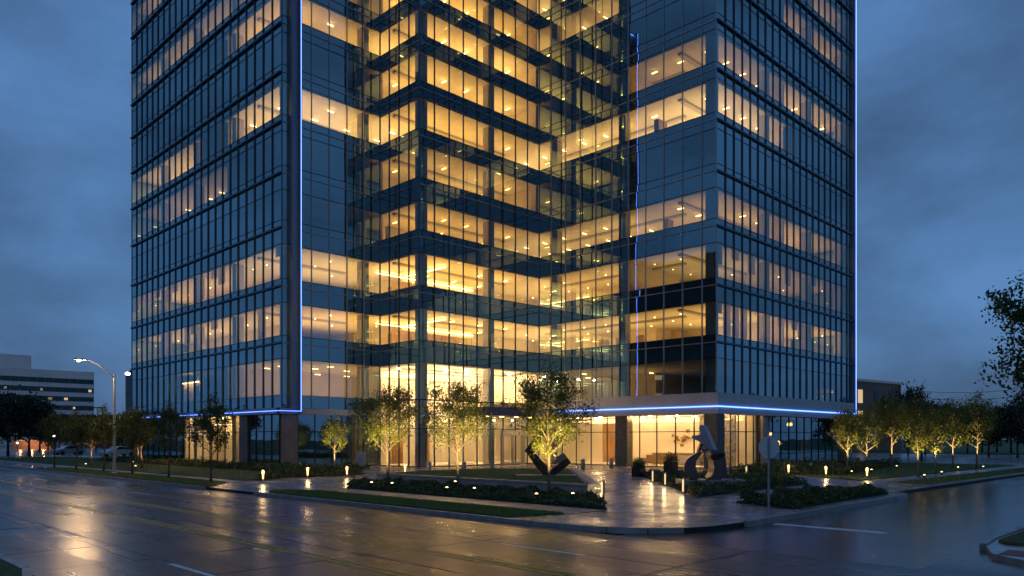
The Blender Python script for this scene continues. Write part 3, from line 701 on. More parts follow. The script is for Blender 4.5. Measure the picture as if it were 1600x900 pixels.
# storefront glazing: (A, B, n, panes, z1, transom z, material lit?)
def storefront(A, B, n, cols, z1, trans, gm, name='lobby_pane'):
    ln = math.dist(A, B); t = ((B[0] - A[0]) / ln, (B[1] - A[1]) / ln)
    up = mesh([(-.5, 0, -.5), (.5, 0, -.5), (.5, 0, .5), (-.5, 0, .5)], [(0, 1, 2, 3)], gm, name)
    rz = [0.06] + trans + [z1]
    for s0, s1 in zip(cols[:-1], cols[1:]):
        for a, b in zip(rz[:-1], rz[1:]):
            o = obj(name, up, T); m = (s0 + s1) / 2
            o.location = (A[0] + t[0] * m, A[1] + t[1] * m, (a + b) / 2); o.scale = (s1 - s0, 1, b - a); o.rotation_euler = (rnd.gauss(0, .001), 0, math.atan2(t[1], t[0]) + rnd.gauss(0, .001))
    for s in cols: along('lobby_mullion', A, t, n, s - .03, s + .03, -.05, .07, 0, z1, M['trim'])
    for z in trans: along('lobby_transom', A, t, n, 0, ln, -.03, .06, z - .035, z + .035, M['trim'])
    along('base_rail', A, t, n, 0, ln, -.04, .066, 0, .08, M['trim'])
storefront((42.8, 60.6), (42.8, 54.6), (-1, 0), [0, 1.5, 3, 4.5, 6], 6.1, [3.5], M['clear'])
storefront((42.8, 54.6), (58.6, 54.6), (0, -1), [15.8 * i / 9 for i in range(10)], 6.1, [3.5], M['clear'])
along('lobby_transom', (42.8, 60.6), (0, -1), (-1, 0), 0, 6, -.03, .06, 6.05, 6.15, M['trim']); along('lobby_transom', (42.8, 54.6), (1, 0), (0, -1), 0, 15.8, -.03, .06, 6.05, 6.15, M['trim'])
storefront((58.95, 53.6), (58.95, 34.25), (-1, 0), [0, 1.9, 3.8, 5.7, 7.7, 9.6, 11.5, 13.4, 15.4, 17.3, 19.35], 4.72, [3.2], M['clear'])
storefront((58.95, 34.25), (67.0, 34.25), (0, -1), [0, 1.2, 2.6, 4.0, 5.4, 6.8, 8.05], 4.72, [3.2], M['clear'])
storefront((67.9, 34.3), (87.0, 34.3), (0, -1), [19.1 * i / 11 for i in range(12)], 4.72, [3.2], M['vision'])
storefront((32.95, 96.0), (32.95, 82.6), (-1, 0), [13.4 * i / 8 for i in range(9)], 4.72, [3.2], M['vision'])
storefront((32.95, 82.6), (32.95, 69.0), (-1, 0), [13.6 * i / 8 for i in range(9)], 4.72, [3.2], M['clear'])
storefront((32.95, 67.4), (32.95, 61.6), (-1, 0), [5.8 * i / 4 for i in range(5)], 4.72, [3.2], M['vision'])
storefront((34.3, 60.95), (42.8, 60.95), (0, -1), [8.5 * i / 5 for i in range(6)], 4.72, [3.2], M['vision'])
# piers
for x0, x1, y0, y1, mt in ((32.75, 33.95, 60.32, 60.95, 'stone_br'), (32.75, 33.5, 67.4, 69.0, 'stone_dk'), (58.4, 59.6, 33.7, 35.0, 'stone_dk'), (67.0, 67.9, 33.9, 34.9, 'stone'), (58.6, 59.5, 43.3, 44.7, 'stone_dk'), (86.9, 87.9, 33.95, 34.9, 'stone'), (32.75, 33.6, 95.9, 96.7, 'stone')):
    MB().box(x0, x1, y0, y1, 0, 4.72).build('pier', M[mt], T)
# lit shop-front room under the left wing
MB().box(36.8, 36.95, 69.0, 82.6, 0.03, 4.72).box(33.2, 36.8, 68.8, 68.98, .03, 4.72).box(33.2, 36.8, 82.6, 82.78, .03, 4.72).build('shop_wall', M['lobby'], T)
o = bxo('cove_light', 34.4, 35.2, 70.0, 81.6, 4.0, 4.06, M['cove_hot'], T); two_way(o.data, M['cove_up'])
for i in range(5): ubox('fill_downlight', 34.4, 70.6 + i * 2.6, 4.70, .14, .14, .05, M['down'], T)  # added fill to brighten the shop-front room
# dark back rooms
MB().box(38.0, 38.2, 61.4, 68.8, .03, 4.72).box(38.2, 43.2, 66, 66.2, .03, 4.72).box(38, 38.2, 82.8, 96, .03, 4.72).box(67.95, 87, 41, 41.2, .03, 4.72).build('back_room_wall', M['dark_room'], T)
# small pendant lamps seen through the dark right-hand glass
for (x, y, z) in ((76.5, 37.0, 2.1), (77.7, 37.4, 2.0), (78.3, 36.8, 4.0), (79.8, 37.2, 4.05), (73.9, 36.6, 3.0)):
    MB().lathe([(.02, .28), (.12, .18), (.16, .04), (.10, -.1)], 10, (x, y, z)).build('pendant_lamp', M['bol_lamp'], T)
# lit room patch on the second floor, left face
MB().box(33.6, 33.75, 79.2, 84.0, 6.5, 8.6).build('lit_screen_wall', M['lobby'], T)
ubox('cove_light', 33.3, 81.6, 8.5, .1, 4.4, .06, M['cove'], T)

# ------------------------------------------------------------------ base bands and blue light strips
LEDS = []
def led(x0, x1, y0, y1, z0, z1): o = bxo('light_strip', x0, x1, y0, y1, z0, z1, M['led'], T); return o
# left wing: blade at the corner and band under the left face
MB().box(33.30, 34.10, 60.12, 60.56, 4.72, TOP + .3).build('corner_blade', M['blade'], T)
MB().box(33.94, 34.08, 59.80, 60.118, 4.72, TOP + .3).build('blade_return', M['blade'], T)
led(33.965, 34.0, 59.755, 59.795, 4.98, TOP + .2)
MB().box(32.12, 32.585, 60.12, 96.9, 4.72, 5.24).build('base_band', M['blade'], T)
led(31.90, 31.94, 59.80, 96.9, 4.94, 4.98)
MB().box(32.12, 33.295, 60.125, 60.58, 4.724, 5.236).build('base_band', M['blade'], T)
led(31.9, 34.0, 59.755, 59.795, 4.94, 4.975)
MB().box(34.11, 42.75, 60.3, 60.58, 4.75, 5.22).build('base_band', M['panel'], T)
# top of the left wing's inner face
led(34.0, 42.8, 60.35, 60.42, TOP + .05, TOP + .14)
# right wing: deep panel band, panels one by one
y = 33.6
for i in range(11):
    y1 = y + (1.4 if i == 0 else 1.9)
    MB().box(58.28, 58.585, y + .006, y1 - .006, 4.72, 6.53).build('fascia_panel', M['panel'], T); y = y1
x = 58.59
for i in range(16):
    x1 = x + 1.84
    MB().box(x + .006, x1 - .006, 33.58, 33.885, 4.72, 6.53).build('fascia_panel', M['panel'], T); x = x1
led(58.17, 58.275, 33.5, 53.2, 5.30, 5.38); led(58.17, 88.2, 33.47, 33.575, 5.30, 5.38)
MB().box(87.9, 88.35, 33.55, 34.0, 4.72, TOP + .3).build('corner_blade', M['blade'], T)
led(88.22, 88.26, 33.50, 33.545, 5.3, TOP + .2)
# entrance canopy and doors
cn_ = MB().prism([(48.0, 54.5), (48.0, 52.1), (48.25, 51.7), (48.8, 51.55), (58.2, 51.55), (58.2, 54.5)], 4.75, 5.55).build('canopy', M['steel'], T)
MB().box(48.9, 58.1, 51.7, 54.4, 4.70, 4.745).build('canopy_soffit', M['ceil'], cn_)
for x0 in (53.2, 54.55):
    dr = MB().box(x0, x0 + .1, 54.38, 54.5, .03, 3.0).box(x0 + 1.2, x0 + 1.3, 54.38, 54.5, .03, 3.0).box(x0 + .1, x0 + 1.2, 54.38, 54.5, 2.88, 3.0).box(x0 + .1, x0 + 1.2, 54.38, 54.5, .03, .2).build('door', M['alu'], T)
    ubox('door_handle', x0 + (1.1 if x0 < 54 else .2), 54.30, 1.1, .04, .05, 1.0, M['steel'], dr)
MB().box(53.0, 56.1, 54.3, 54.52, 3.02, 3.4).box(52.9, 53.1, 54.32, 54.52, 0, 3.0).box(55.98, 56.2, 54.32, 54.52, 0, 3.0).build('door_surround', M['alu'], T)

# ================================================================== TREES
def make_tree(seed, H, th, cr, nleaf, leaf, mleaf, mbark, trunk_r=.09, limbs=12, shape='egg', lean=.0, spread=.20):
    """returns (trunk mesh, crown mesh): tapered trunk, rising limbs, twigs and single leaves in uneven clumps"""
    r = random.Random(seed); b = MB(); tips = []
    z = 0; pts = []; rad = []
    n = 8
    for i in range(n + 1):
        f = i / n; pts.append((lean * f + .04 * math.sin(f * 5 + seed), .04 * math.cos(f * 4 + seed), H * .93 * f)); rad.append(trunk_r * (1 - .88 * f ** .8) + (.03 * max(0, .1 - f) * 10))
    b.tube(pts, rad, 7)
    def prof(f):
        if shape == 'egg': return max(.12, math.sin(math.pi * min(1, (f * .86 + .10) ** .72)))
        if shape == 'round': return max(.2, math.sin(math.pi * min(.97, f * .8 + .12)))
        return max(.08, (1 - f) ** .75 * min(1, .45 + f * 4))
    for i in range(limbs):
        f = (i + .3) / limbs; z0 = th + (H * .90 - th) * f * .82; a = i * 2.399 + r.uniform(-.4, .4)
        rr = cr * prof((z0 + .10 * H - th) / (H - th)) * r.uniform(.72, 1.08)
        rise = r.uniform(.55, 1.0) * rr * (1.15 - .3 * f) + .25
        base = Vector((lean * z0 / H, 0, z0)); end = base + Vector((math.cos(a) * rr, math.sin(a) * rr, min(rise, H * .97 - z0)))
        mid = base.lerp(end, .5) + Vector((0, 0, -.10 * rr)) + Vector((r.uniform(-.1, .1), r.uniform(-.1, .1), 0)) * rr
        q1 = base.lerp(mid, .5) + Vector((0, 0, .03)); q3 = mid.lerp(end, .5) + Vector((0, 0, .02))
        r0 = trunk_r * (.50 - .28 * f)
        b.tube([base, q1, mid, q3, end], [r0, r0 * .8, r0 * .58, r0 * .36, r0 * .12], 5)
        tips += [mid, q3, end]
        for j in range(5):
            p = base.lerp(mid, .6).lerp(end, r.uniform(.1, .95)); aa = a + r.uniform(-1.3, 1.3); l2 = rr * r.uniform(.25, .5)
            e2 = p + Vector((math.cos(aa) * l2, math.sin(aa) * l2, l2 * r.uniform(.1, .9)))
            b.tube([p, p.lerp(e2, .5) + Vector((0, 0, .02)), e2], [r0 * .28, r0 * .18, r0 * .06], 4, False)
            tips += [e2, p.lerp(e2, .55)]
    for i in range(6): tips.append(Vector((lean + r.uniform(-.1, .1) * cr, r.uniform(-.1, .1) * cr, H * r.uniform(.86, 1.0))))
    g = np.random.default_rng(seed); tp = np.array([tuple(t) for t in tips]); w = g.uniform(.25, 1.6, len(tp)); w /= w.sum()
    idx = g.choice(len(tp), nleaf, p=w); P = tp[idx] + g.normal(size=(nleaf, 3)) * (cr * spread * g.uniform(.5, 1.2, len(tp))[idx])[:, None] * np.array([1, 1, .85])
    P = P[P[:, 2] > th * .92]
    tm = mesh(b.v, b.f, mbark, 'trunk', True)
    co = tri_mass('crown', P, leaf, mleaf, None, up=.35, seed=seed, aspect=.75); cm = co.data; bpy.data.objects.remove(co)
    return tm, cm
def put_tree(name, meshes, loc, rz, sc, label, group=None, cat='tree', sz=None):
    t = thing(name, label, cat, loc, group); t.rotation_euler = (0, 0, rz); t.scale = (sc, sc, sz or sc)
    for nm, m in zip(('trunk', 'crown'), meshes):
        o = bpy.data.objects.new(nm, m); COL.objects.link(o); o.parent = t
    return t
# ------------------------------------------------------------------ lit fixtures
def uplight(x, y, z, aim, power, label, group='ground uplights', cone=62, col=(1, .70, .22), lens=True):
    t = thing('ground_uplight', label, 'uplight', (x, y, z), group)
    d = Vector(aim) - Vector((x, y, z + .2)); q = d.to_track_quat('-Z', 'Y')
    body = MB().lathe([(.05, 0), (.06, .04), (.075, .16), (.085, .20)], 12).build('housing', M['black']); body.parent = t
    ln = MB().lathe([(.06, .2), (.06, .215), (.03, .235)], 12).build('lens', M['up_lamp']); ln.parent = t
    s = bpy.data.lights.new('uplight_beam', 'SPOT'); s.energy = power * 5.0; s.color = col; s.spot_size = R(cone); s.spot_blend = .8; s.shadow_soft_size = .08
    so_ = bpy.data.objects.new('uplight_beam', s); COL.objects.link(so_); so_.parent = t; so_.location = (0, 0, .27); so_.rotation_mode = 'QUATERNION'; so_.rotation_quaternion = q
    return t
# the three young trees in front of the lobby
FT = [(25.4, 35.3, 5.7, 1.55, 1.62, 'young leafy tree lit from below, left of the lobby corner', 5, 4300, 3.1),
      (25.7, 29.6, 5.75, 1.55, 1.62, 'airy young tree lit from below in front of the stone lobby column', 23, 3500, .7),
      (25.5, 23.2, 5.75, 1.5, 1.62, 'tall airy young tree behind the bent bronze sculpture, lit from below', 31, 4200, 4.0)]
for i, (x, y, h, th, cr_, lab, sd, nl, rz) in enumerate(FT):
    put_tree('plaza_tree', make_tree(sd, h, th, cr_, nl * 2, .052, M['leaf'], M['bark'], .085, 18, 'egg', spread=.15), (x, y, 0.05), rz, 1, lab, 'young trees in front of the lobby')
for (x, y, tx, ty, p, lab) in ((22.5, 32.6, 25.4, 35.3, 620, 'small glowing uplight left of the leftmost lobby tree'), (22.9, 31.4, 25.4, 35.3, 560, 'small glowing uplight right of the leftmost lobby tree'),
                               (22.6, 26.8, 25.7, 29.6, 620, 'small glowing uplight left of the middle lobby tree'), (23.2, 25.6, 25.7, 29.6, 480, 'small glowing uplight right of the middle lobby tree'),
                               (22.6, 21.2, 25.5, 23.2, 560, 'small glowing uplight left of the tree at the bed tip'), (23.8, 20.3, 25.5, 23.2, 620, 'small glowing uplight near the pointed bed tip')):
    uplight(x, y, .16, (tx, ty, 2.5), p, lab, cone=44)
uplight(25.0, 29.0, .25, (25.7, 29.6, 3.0), 60, 'half hidden uplight at the foot of the middle lobby tree')
# the small round lit tree by the corner pier
put_tree('small_tree', make_tree(41, 4.2, 1.5, .85, 3000, .055, M['leaf'], M['bark'], .05, 10, 'egg'), (29.6, 47.4, 0.05), 0, 1, 'small slim tree glowing yellow beside the stone corner pier')
uplight(29.1, 46.6, .1, (29.6, 47.4, 2.3), 330, 'uplight at the foot of the small yellow glowing tree')
# street trees on the left strip
ST = [make_tree(50 + i, 4.3, 1.25, 1.02, 4500, .06, M['leaf_dk'], M['bark_dk'], .06, 12, 'egg') for i in range(3)]
ords = ['nearest', 'second', 'third', 'fourth', 'fifth', 'sixth']
for i, (x, y) in enumerate(((19.1, 43.8), (19.3, 50.5), (19.5, 57.7), (19.4, 63.7), (19.0, 69.0), (18.7, 74.0))):
    put_tree('street_tree', ST[i % 3], (x, y, .04), i * 1.9, 1 + .05 * (i % 3), 'slim dark street tree on the left strip, %s from the driveway' % ords[i], 'street trees on the left strip', sz=1.14)
LB_ = make_tree(61, 4.6, 1.5, 1.25, 2400, .09, M['leaf'], M['bark'], .09, 12, 'egg')
for i, (x, y, lab) in enumerate(((22.9, 78.5, 'small tree with an orange lit trunk near the globe lamp'), (24.2, 69.5, 'small tree with an orange lit trunk beside the street lamp'), (28.2, 82, 'dim leafy tree by the far end of the left wing'))):
    put_tree('garden_tree', LB_, (x, y, .04), i * 2, 1.0, lab, 'small trees beside the left wing')
    uplight(x - .7, y - .6, .05, (x, y, 1.6), 55, 'uplight at the foot of the %s garden tree by the left wing' % ('first', 'second', 'third')[i], col=(1, .55, .16), cone=60)
# lit trees on the right
RT = [make_tree(70 + i, 5.3 + (i % 2) * .5, 1.4 + .12 * (i % 3), 1.4 + .14 * (i % 3), 5200, .065, M['leaf'], M['bark'], .085, 13 + i % 3, 'egg') for i in range(5)]
rt = [(56.5, 22.1, .92, 'first lit tree right of the glass tower'), (60.8, 22.3, .88, 'second lit tree right of the tower, behind the path bollard'), (70.1, 23.6, 1.15, 'lit tree standing back between the tower and the street island'),
      (54.3, 16.7, .93, 'brightest lit tree at the near end of the street island'), (60.0, 17.3, .86, 'second lit tree on the street island'), (70.7, 19.1, 1.12, 'third lit tree on the street island'), (73.6, 18.0, 1.12, 'last lit tree on the street island')]
for i, (x, y, s, lab) in enumerate(rt):
    put_tree('island_tree', RT[i % 5], (x, y, .04), i * 2.3, s * .9, lab, 'lit trees on the right', sz=s)
    uplight(x - 1.0, y - .7, .06, (x, y, 2.3), 300, 'ground light aimed at the ' + lab.replace('lit ', '', 1), 'ground uplights on the right', cone=48)
# dark background trees
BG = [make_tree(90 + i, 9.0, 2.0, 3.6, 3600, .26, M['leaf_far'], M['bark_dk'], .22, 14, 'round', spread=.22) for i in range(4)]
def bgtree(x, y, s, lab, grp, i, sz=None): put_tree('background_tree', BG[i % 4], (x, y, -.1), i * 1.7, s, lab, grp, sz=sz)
def at(px, d):
    a = (px - 800) / 1197; return d * (1 + a) / 1.41421, d * (1 - a) / 1.41421
i = 0
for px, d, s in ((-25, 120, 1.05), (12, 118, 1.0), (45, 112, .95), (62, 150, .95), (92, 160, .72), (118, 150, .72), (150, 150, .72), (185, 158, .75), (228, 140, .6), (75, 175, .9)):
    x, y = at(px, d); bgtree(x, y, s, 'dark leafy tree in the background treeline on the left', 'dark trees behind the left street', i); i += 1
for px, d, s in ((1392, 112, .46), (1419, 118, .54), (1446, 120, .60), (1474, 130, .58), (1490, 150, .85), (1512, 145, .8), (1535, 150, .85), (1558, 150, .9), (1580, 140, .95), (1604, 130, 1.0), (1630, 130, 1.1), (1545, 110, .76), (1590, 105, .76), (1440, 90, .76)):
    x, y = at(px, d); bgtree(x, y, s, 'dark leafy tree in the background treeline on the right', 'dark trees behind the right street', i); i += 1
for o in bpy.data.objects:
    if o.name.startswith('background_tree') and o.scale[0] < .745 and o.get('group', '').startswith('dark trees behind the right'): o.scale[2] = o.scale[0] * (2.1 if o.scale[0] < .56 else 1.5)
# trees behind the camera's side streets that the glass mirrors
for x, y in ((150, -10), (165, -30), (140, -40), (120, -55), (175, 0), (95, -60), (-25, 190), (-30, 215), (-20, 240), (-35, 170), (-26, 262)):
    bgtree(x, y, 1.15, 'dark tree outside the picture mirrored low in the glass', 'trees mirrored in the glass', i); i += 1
# the big tree leaning into the right edge
put_tree('roadside_tree', make_tree(120, 7.3, 1.1, 2.7, 46000, .062, M['leaf_dk'], M['bark_dk'], .19, 36, 'round', spread=.09), (25.15, 2.62, 0), .6, 1, 'large dark tree leaning in from the right edge')

# ================================================================== STREET FURNITURE AND ART
# street lamp
t = thing('street_lamp', 'tall street lamp with a curved arm and glowing orange head', 'street lamp', (18.9, 59.7, .05))
for nm, b, mt in (('pole', MB().tube([(0, 0, 0), (0, 0, 7.2)], [.11, .065], 10), 'galv'), ('base', MB().lathe([(.2, 0), (.2, .06), (.13, .12), (.12, .5)], 12), 'galv'),
                  ('arm', MB().tube([(0, 0, 6.9), (-.5, 0, 7.4), (-1.1, 0, 7.85), (-1.6, 0, 8.08), (-2.0, 0, 8.12)], [.045, .042, .038, .034, .032], 8), 'galv'),
                  ('lamp_head', MB().add(*(lambda q: (q.v, q.f))(MB().prism([(-2.6, -.12), (-1.95, -.10), (-1.95, .10), (-2.6, .12)], 8.08, 8.2))), 'galv'),
                  ('lens', MB().lathe([(.05, -.12), (.13, -.06), (.15, .0)], 12, (-2.33, 0, 8.075)), 'warm_lamp')):
    o = b.build(nm, M[mt]); o.parent = t
s = bpy.data.lights.new('street_lamp_light', 'POINT'); s.energy = 700; s.color = (1, .62, .27); s.shadow_soft_size = .12
o = bpy.data.objects.new('street_lamp_light', s); COL.objects.link(o); o.parent = t; o.location = (-2.33, 0, 7.8)
# stop sign seen from behind
t = thing('stop_sign', 'road sign on a steel post seen from its plain grey back', 'road sign', (25.6, 12.75, 0.0))
o = MB().box(-.025, .025, -.03, .03, 0, 2.62).build('post', M['galv']); o.parent = t
oc = [(.38 * math.cos(R(22.5 + 45 * k)) / math.cos(R(22.5)) * 1.0, .38 * math.sin(R(22.5 + 45 * k)) / math.cos(R(22.5))) for k in range(8)]
b = MB().add([(.03, y, 2.28 + z) for y, z in oc] + [(.036, y, 2.28 + z) for y, z in oc], [tuple(range(7, -1, -1)), tuple(range(8, 16))] + [(k, (k + 1) % 8, 8 + (k + 1) % 8, 8 + k) for k in range(8)])
o = b.build('sign_plate', M['signback']); o.parent = t
for z in (2.1, 2.46):
    o = MB().lathe([(.012, 0), (.012, .012)], 8).build('bolt', M['black']); o.parent = t; o.rotation_euler = (0, R(-90), 0); o.location = (-.026, 0, z)
# bollard lights
def bollard(x, y, z, label, group='path bollard lights', power=26, h=.72):
    t = thing('bollard_light', label, 'bollard light', (x, y, z), group)
    for nm, b, mt in (('post', MB().lathe([(.04, 0), (.045, h * .20), (.05, h * .28)], 10), 'galv'), ('lens', MB().lathe([(.040, h * .285), (.05, h * .6), (.08, h * .80), (.08, h * .92)], 10), 'bol_lamp'), ('cap', MB().lathe([(.10, h * .93), (.10, h * .97), (.03, h)], 10), 'galv')):
        o = b.build(nm, M[mt]); o.parent = t
    s = bpy.data.lights.new('bollard_glow', 'POINT'); s.energy = power; s.color = (1, .64, .24); s.shadow_soft_size = .1
    o = bpy.data.objects.new('bollard_glow', s); COL.objects.link(o); o.parent = t; o.location = (0, -.0, h + .12)
for x, y, lab in ((21.6, 42.4, 'glowing path bollard nearest the road, left of the corner pier'), (25.7, 44.4, 'glowing path bollard right of the stone corner pier'), (28.4, 44.0, 'glowing path bollard beside the small yellow tree'),
                  (52.4, 24.6, 'glowing path bollard behind the stop sign'), (51.6, 21.6, 'glowing path bollard in the middle of the right path edge'), (51.0, 18.7, 'glowing path bollard below the first lit trees on the right'),
                  (33.6, 44.5, 'glowing path bollard left of the lobby column')): bollard(x, y, 0, lab)
M['post_lamp'] = emat('post_glow', (1, .70, .36), .9)
def slimpost(x, y, label, z=0, h=.72):
    t = thing('post_light', label, 'post light', (x, y, z), 'square post lights along the promenade')
    o = MB().box(-.06, .06, -.06, .06, 0, h).build('post', M['steel']); o.parent = t
    o = MB().box(-.065, -.0605, -.045, .045, .08, h - .05).build('lens', M['post_lamp']); o.parent = t
    o = MB().box(-.07, .07, -.07, .07, h, h + .02).build('cap', M['steel']); o.parent = t
    s = bpy.data.lights.new('post_glow', 'POINT'); s.energy = 8; s.color = (1, .66, .28); s.shadow_soft_size = .08
    o = bpy.data.objects.new('post_glow', s); COL.objects.link(o); o.parent = t; o.location = (-.25, -.05, .5)
for x, y, lab in ((31.4, 19.9, 'square post light nearest the road, at the clipped bed corner'), (35.6, 23.7, 'square post light second along the clipped bed'), (37.9, 26.1, 'square post light third along the clipped bed'),
                  (48.6, 25.8, 'square post light right of the pale steel sculpture'), (26.9, 21.2, 'square post light at the corner of the raised lawn wall'), (41.0, 34.6, 'square post light at the far corner of the raised lawn')): slimpost(x, y, lab)
def bin_(x, y, label):
    t = thing('steel_bollard', label, 'bollard', (x, y, 0), 'unlit steel bollards by the entrance')
    o = MB().lathe([(.17, 0), (.17, .82), (.15, .86), (.10, .88)], 14).build('post', M['galv'], None, True); o.parent = t
    o = MB().lathe([(.175, .70), (.175, .74)], 14).build('band', M['black']); o.parent = t
for x, y, lab in ((41.2, 43.4, 'unlit steel bollard left of the entrance doors'), (54.0, 41.6, 'unlit steel bollard right of the promenade, farther one'), (50.1, 41.6, 'unlit steel bollard right of the bronze sculpture'), (37.5, 42.5, 'unlit steel bollard behind the middle lobby tree'), (35.4, 44.0, 'unlit steel bollard in front of the lobby corner column')): bin_(x, y, lab)
# upright stone slab by the dark glass
t = thing('stone_marker', 'upright pale stone slab in front of the dark glass', 'stone slab', (36.6, 54.6, 0))
o = bevel(MB().box(-.38, .38, -.12, .12, 0, 1.4).build('slab', M['conc'], None)); o.parent = t; o.rotation_euler = (0, 0, R(-45))
o = MB().box(-.5, .5, -.2, .2, 0, .06).build('foot', M['conc']); o.parent = t; o.rotation_euler = (0, 0, R(-45))
# view-facing frames for the sculptures: u to the right, z up, extruded along the view
def plate(poly, th, c=(0, 0), z0=0, tw=0.0):
    n = len(poly); V = []
    for s in (-.5, .5):
        for u, z in poly: V.append((u + tw * s, s * th, z))
    a = sum(poly[i][0] * poly[(i + 1) % n][1] - poly[(i + 1) % n][0] * poly[i][1] for i in range(n))
    F = [tuple(range(n)), tuple(range(2 * n - 1, n - 1, -1))] + [((i + 1) % n, i, n + i, n + (i + 1) % n) for i in range(n)]
    if a < 0: F = [tuple(reversed(f)) for f in F]
    return V, F
def bar3(path, w, th):
    """square-section beam along a bent path"""
    b = MB(); P = [Vector(p) for p in path]; rings = []
    for i, p in enumerate(P):
        tt = (P[min(i + 1, len(P) - 1)] - P[max(i - 1, 0)]).normalized(); nrm = Vector((-tt.z, 0, tt.x)); nrm.normalize()
        wi = w[i]; rings.append([p + nrm * wi / 2 + Vector((0, -th[i] / 2, 0)), p + nrm * wi / 2 + Vector((0, th[i] / 2, 0)), p - nrm * wi / 2 + Vector((0, th[i] / 2, 0)), p - nrm * wi / 2 + Vector((0, -th[i] / 2, 0))])
    v = [q for r_ in rings for q in r_]; f = []
    for i in range(len(P) - 1):
        for k in range(4): a, c = i * 4 + k, i * 4 + (k + 1) % 4; f.append((a, c, c + 4, a + 4))
    f.append((3, 2, 1, 0)); m = (len(P) - 1) * 4; f.append((m, m + 1, m + 2, m + 3)); b.add(v, f); return b
t = thing('bronze_sculpture', 'bent dark bronze sculpture of angular beams on the raised lawn', 'sculpture', (32.0, 29.0, .5)); t.rotation_euler = (0, 0, R(-45))
k = 42.9 / 1197
def sp(px, py, y=0): return ((px - 851) * k, y, (745 - py) * k)
o = bevel(bar3([sp(849, 743), sp(836, 728), sp(820, 708), sp(816, 703)], [.50, .50, .38, .30], [.5, .5, .55, .5]).build('lower_beam', M['bronze'])); o.parent = t
o = bevel(bar3([sp(814, 709), sp(826, 695), sp(838, 682), sp(846, 673)], [.30, .36, .34, .26], [.5, .6, .6, .4]).build('upper_beam', M['bronze'])); o.parent = t
o = bevel(bar3([sp(852, 742), sp(862, 735), sp(874, 726), sp(881, 720)], [.34, .40, .40, .34], [.5, .55, .6, .6]).build('right_beam', M['bronze'])); o.parent = t
V, F = plate([((px - 851) * k, (745 - py) * k) for px, py in ((858, 718), (872, 708.5), (882, 721), (868, 731))], .55)
o = bevel(obj('mirror_block', mesh(V, F, M['steel'], 'mirror_block'))); o.parent = t
t2 = thing('sculpture_plinth', 'thin pale stone strip under the bronze sculpture', 'plinth', (32.0, 29.0, .5))
o = MB().box(-1.9, 1.5, -.45, .45, .0, .05).build('slab', M['walk']); o.parent = t2; o.rotation_euler = (0, 0, R(-45))
# pale steel sculpture
t = thing('steel_sculpture', 'pale steel sculpture of two curved legs under a tilted wing', 'sculpture', (36.2, 21.7, .42)); t.rotation_euler = (0, 0, R(-45))
k2 = .00455
def cp(lst): return [((x - 850) * k2, (680 - y) * k2) for x, y in lst]
for nm, poly, th, mt, tw in (('left_leg', [(655, 660), (612, 560), (622, 490), (655, 435), (720, 392), (790, 352), (835, 362), (790, 420), (752, 470), (748, 540), (775, 600), (778, 684), (712, 684)], .75, 'steel', .12),
                         ('right_leg', [(890, 668), (925, 600), (938, 540), (930, 470), (912, 400), (898, 352), (985, 335), (1078, 362), (1068, 420), (1082, 470), (1088, 630), (1010, 682), (950, 692)], .85, 'steel', -.1),
                         ('saddle', [(905, 398), (1066, 368), (1072, 415), (1000, 446), (918, 452)], .90, 'bronze', 0),
                         ('neck', [(760, 400), (800, 262), (838, 262), (800, 352)], .35, 'bronze', 0),
                         ('wing', [(724, 196), (738, 166), (790, 168), (832, 160), (814, 72), (834, 44), (868, 54), (892, 112), (930, 200), (975, 300), (990, 340), (930, 338), (880, 270), (800, 232)], .55, 'steel_lt', .35)):
    V, F = plate(cp(poly), th, tw=tw); o = bevel(obj(nm, mesh(V, F, M[mt], nm)), .03, 3); o.parent = t
o = MB().lathe([(.02, -.19), (.12, -.15), (.185, -.06), (.19, .04), (.13, .14), (.03, .19)], 16, (0, -.1, (680 - 318) * k2)).build('ball', M['steel_lt'], None, True); o.parent = t
t2 = thing('sculpture_plinth', 'flat pale stone plinth under the steel sculpture', 'plinth', (36.2, 21.7, 0))
o = bevel(MB().box(-1.3, 2.0, -1.0, 1.0, .0, .42).build('slab', M['walk'])); o.parent = t2; o.rotation_euler = (0, 0, R(-45))
# dark planters beside the promenade
def planter(x, y, w, h, label, seed):
    t = thing('planter_box', label, 'planter', (x, y, 0), 'dark planters beside the promenade')
    o = bevel(MB().box(-w / 2, w / 2, -w / 2, w / 2, 0, h).build('box', M['black'])); o.parent = t
    r = random.Random(seed); o = tri_mass('plant', [(r.gauss(0, w * .28), r.gauss(0, w * .28), h + abs(r.gauss(.15, .2))) for _ in range(500)], .07, M['shrub'], None, up=.4, seed=seed); o.parent = t
planter(46.6, 30.6, .75, .95, 'dark square planter behind the pale sculpture', 1); planter(45.2, 32.4, .7, .6, 'low dark planter next to the promenade post lights', 2); planter(43.0, 30.8, .7, .6, 'dark planter at the back corner of the clipped bed', 3)
t = thing('bench', 'long low bench of dark slats behind the clipped bed', 'bench', (48.5, 30.0, 0))
for j in range(4):
    o = MB().box(-1.8, 1.8, -.26 + j * .14, -.14 + j * .14, .42, .47).build('slat', M['black']); o.parent = t; o.rotation_euler = (0, 0, R(-38))
for u in (-1.5, 1.5):
    o = MB().box(u - .05, u + .05, -.24, .26, 0, .415).build('leg', M['black']); o.parent = t; o.rotation_euler = (0, 0, R(-38))
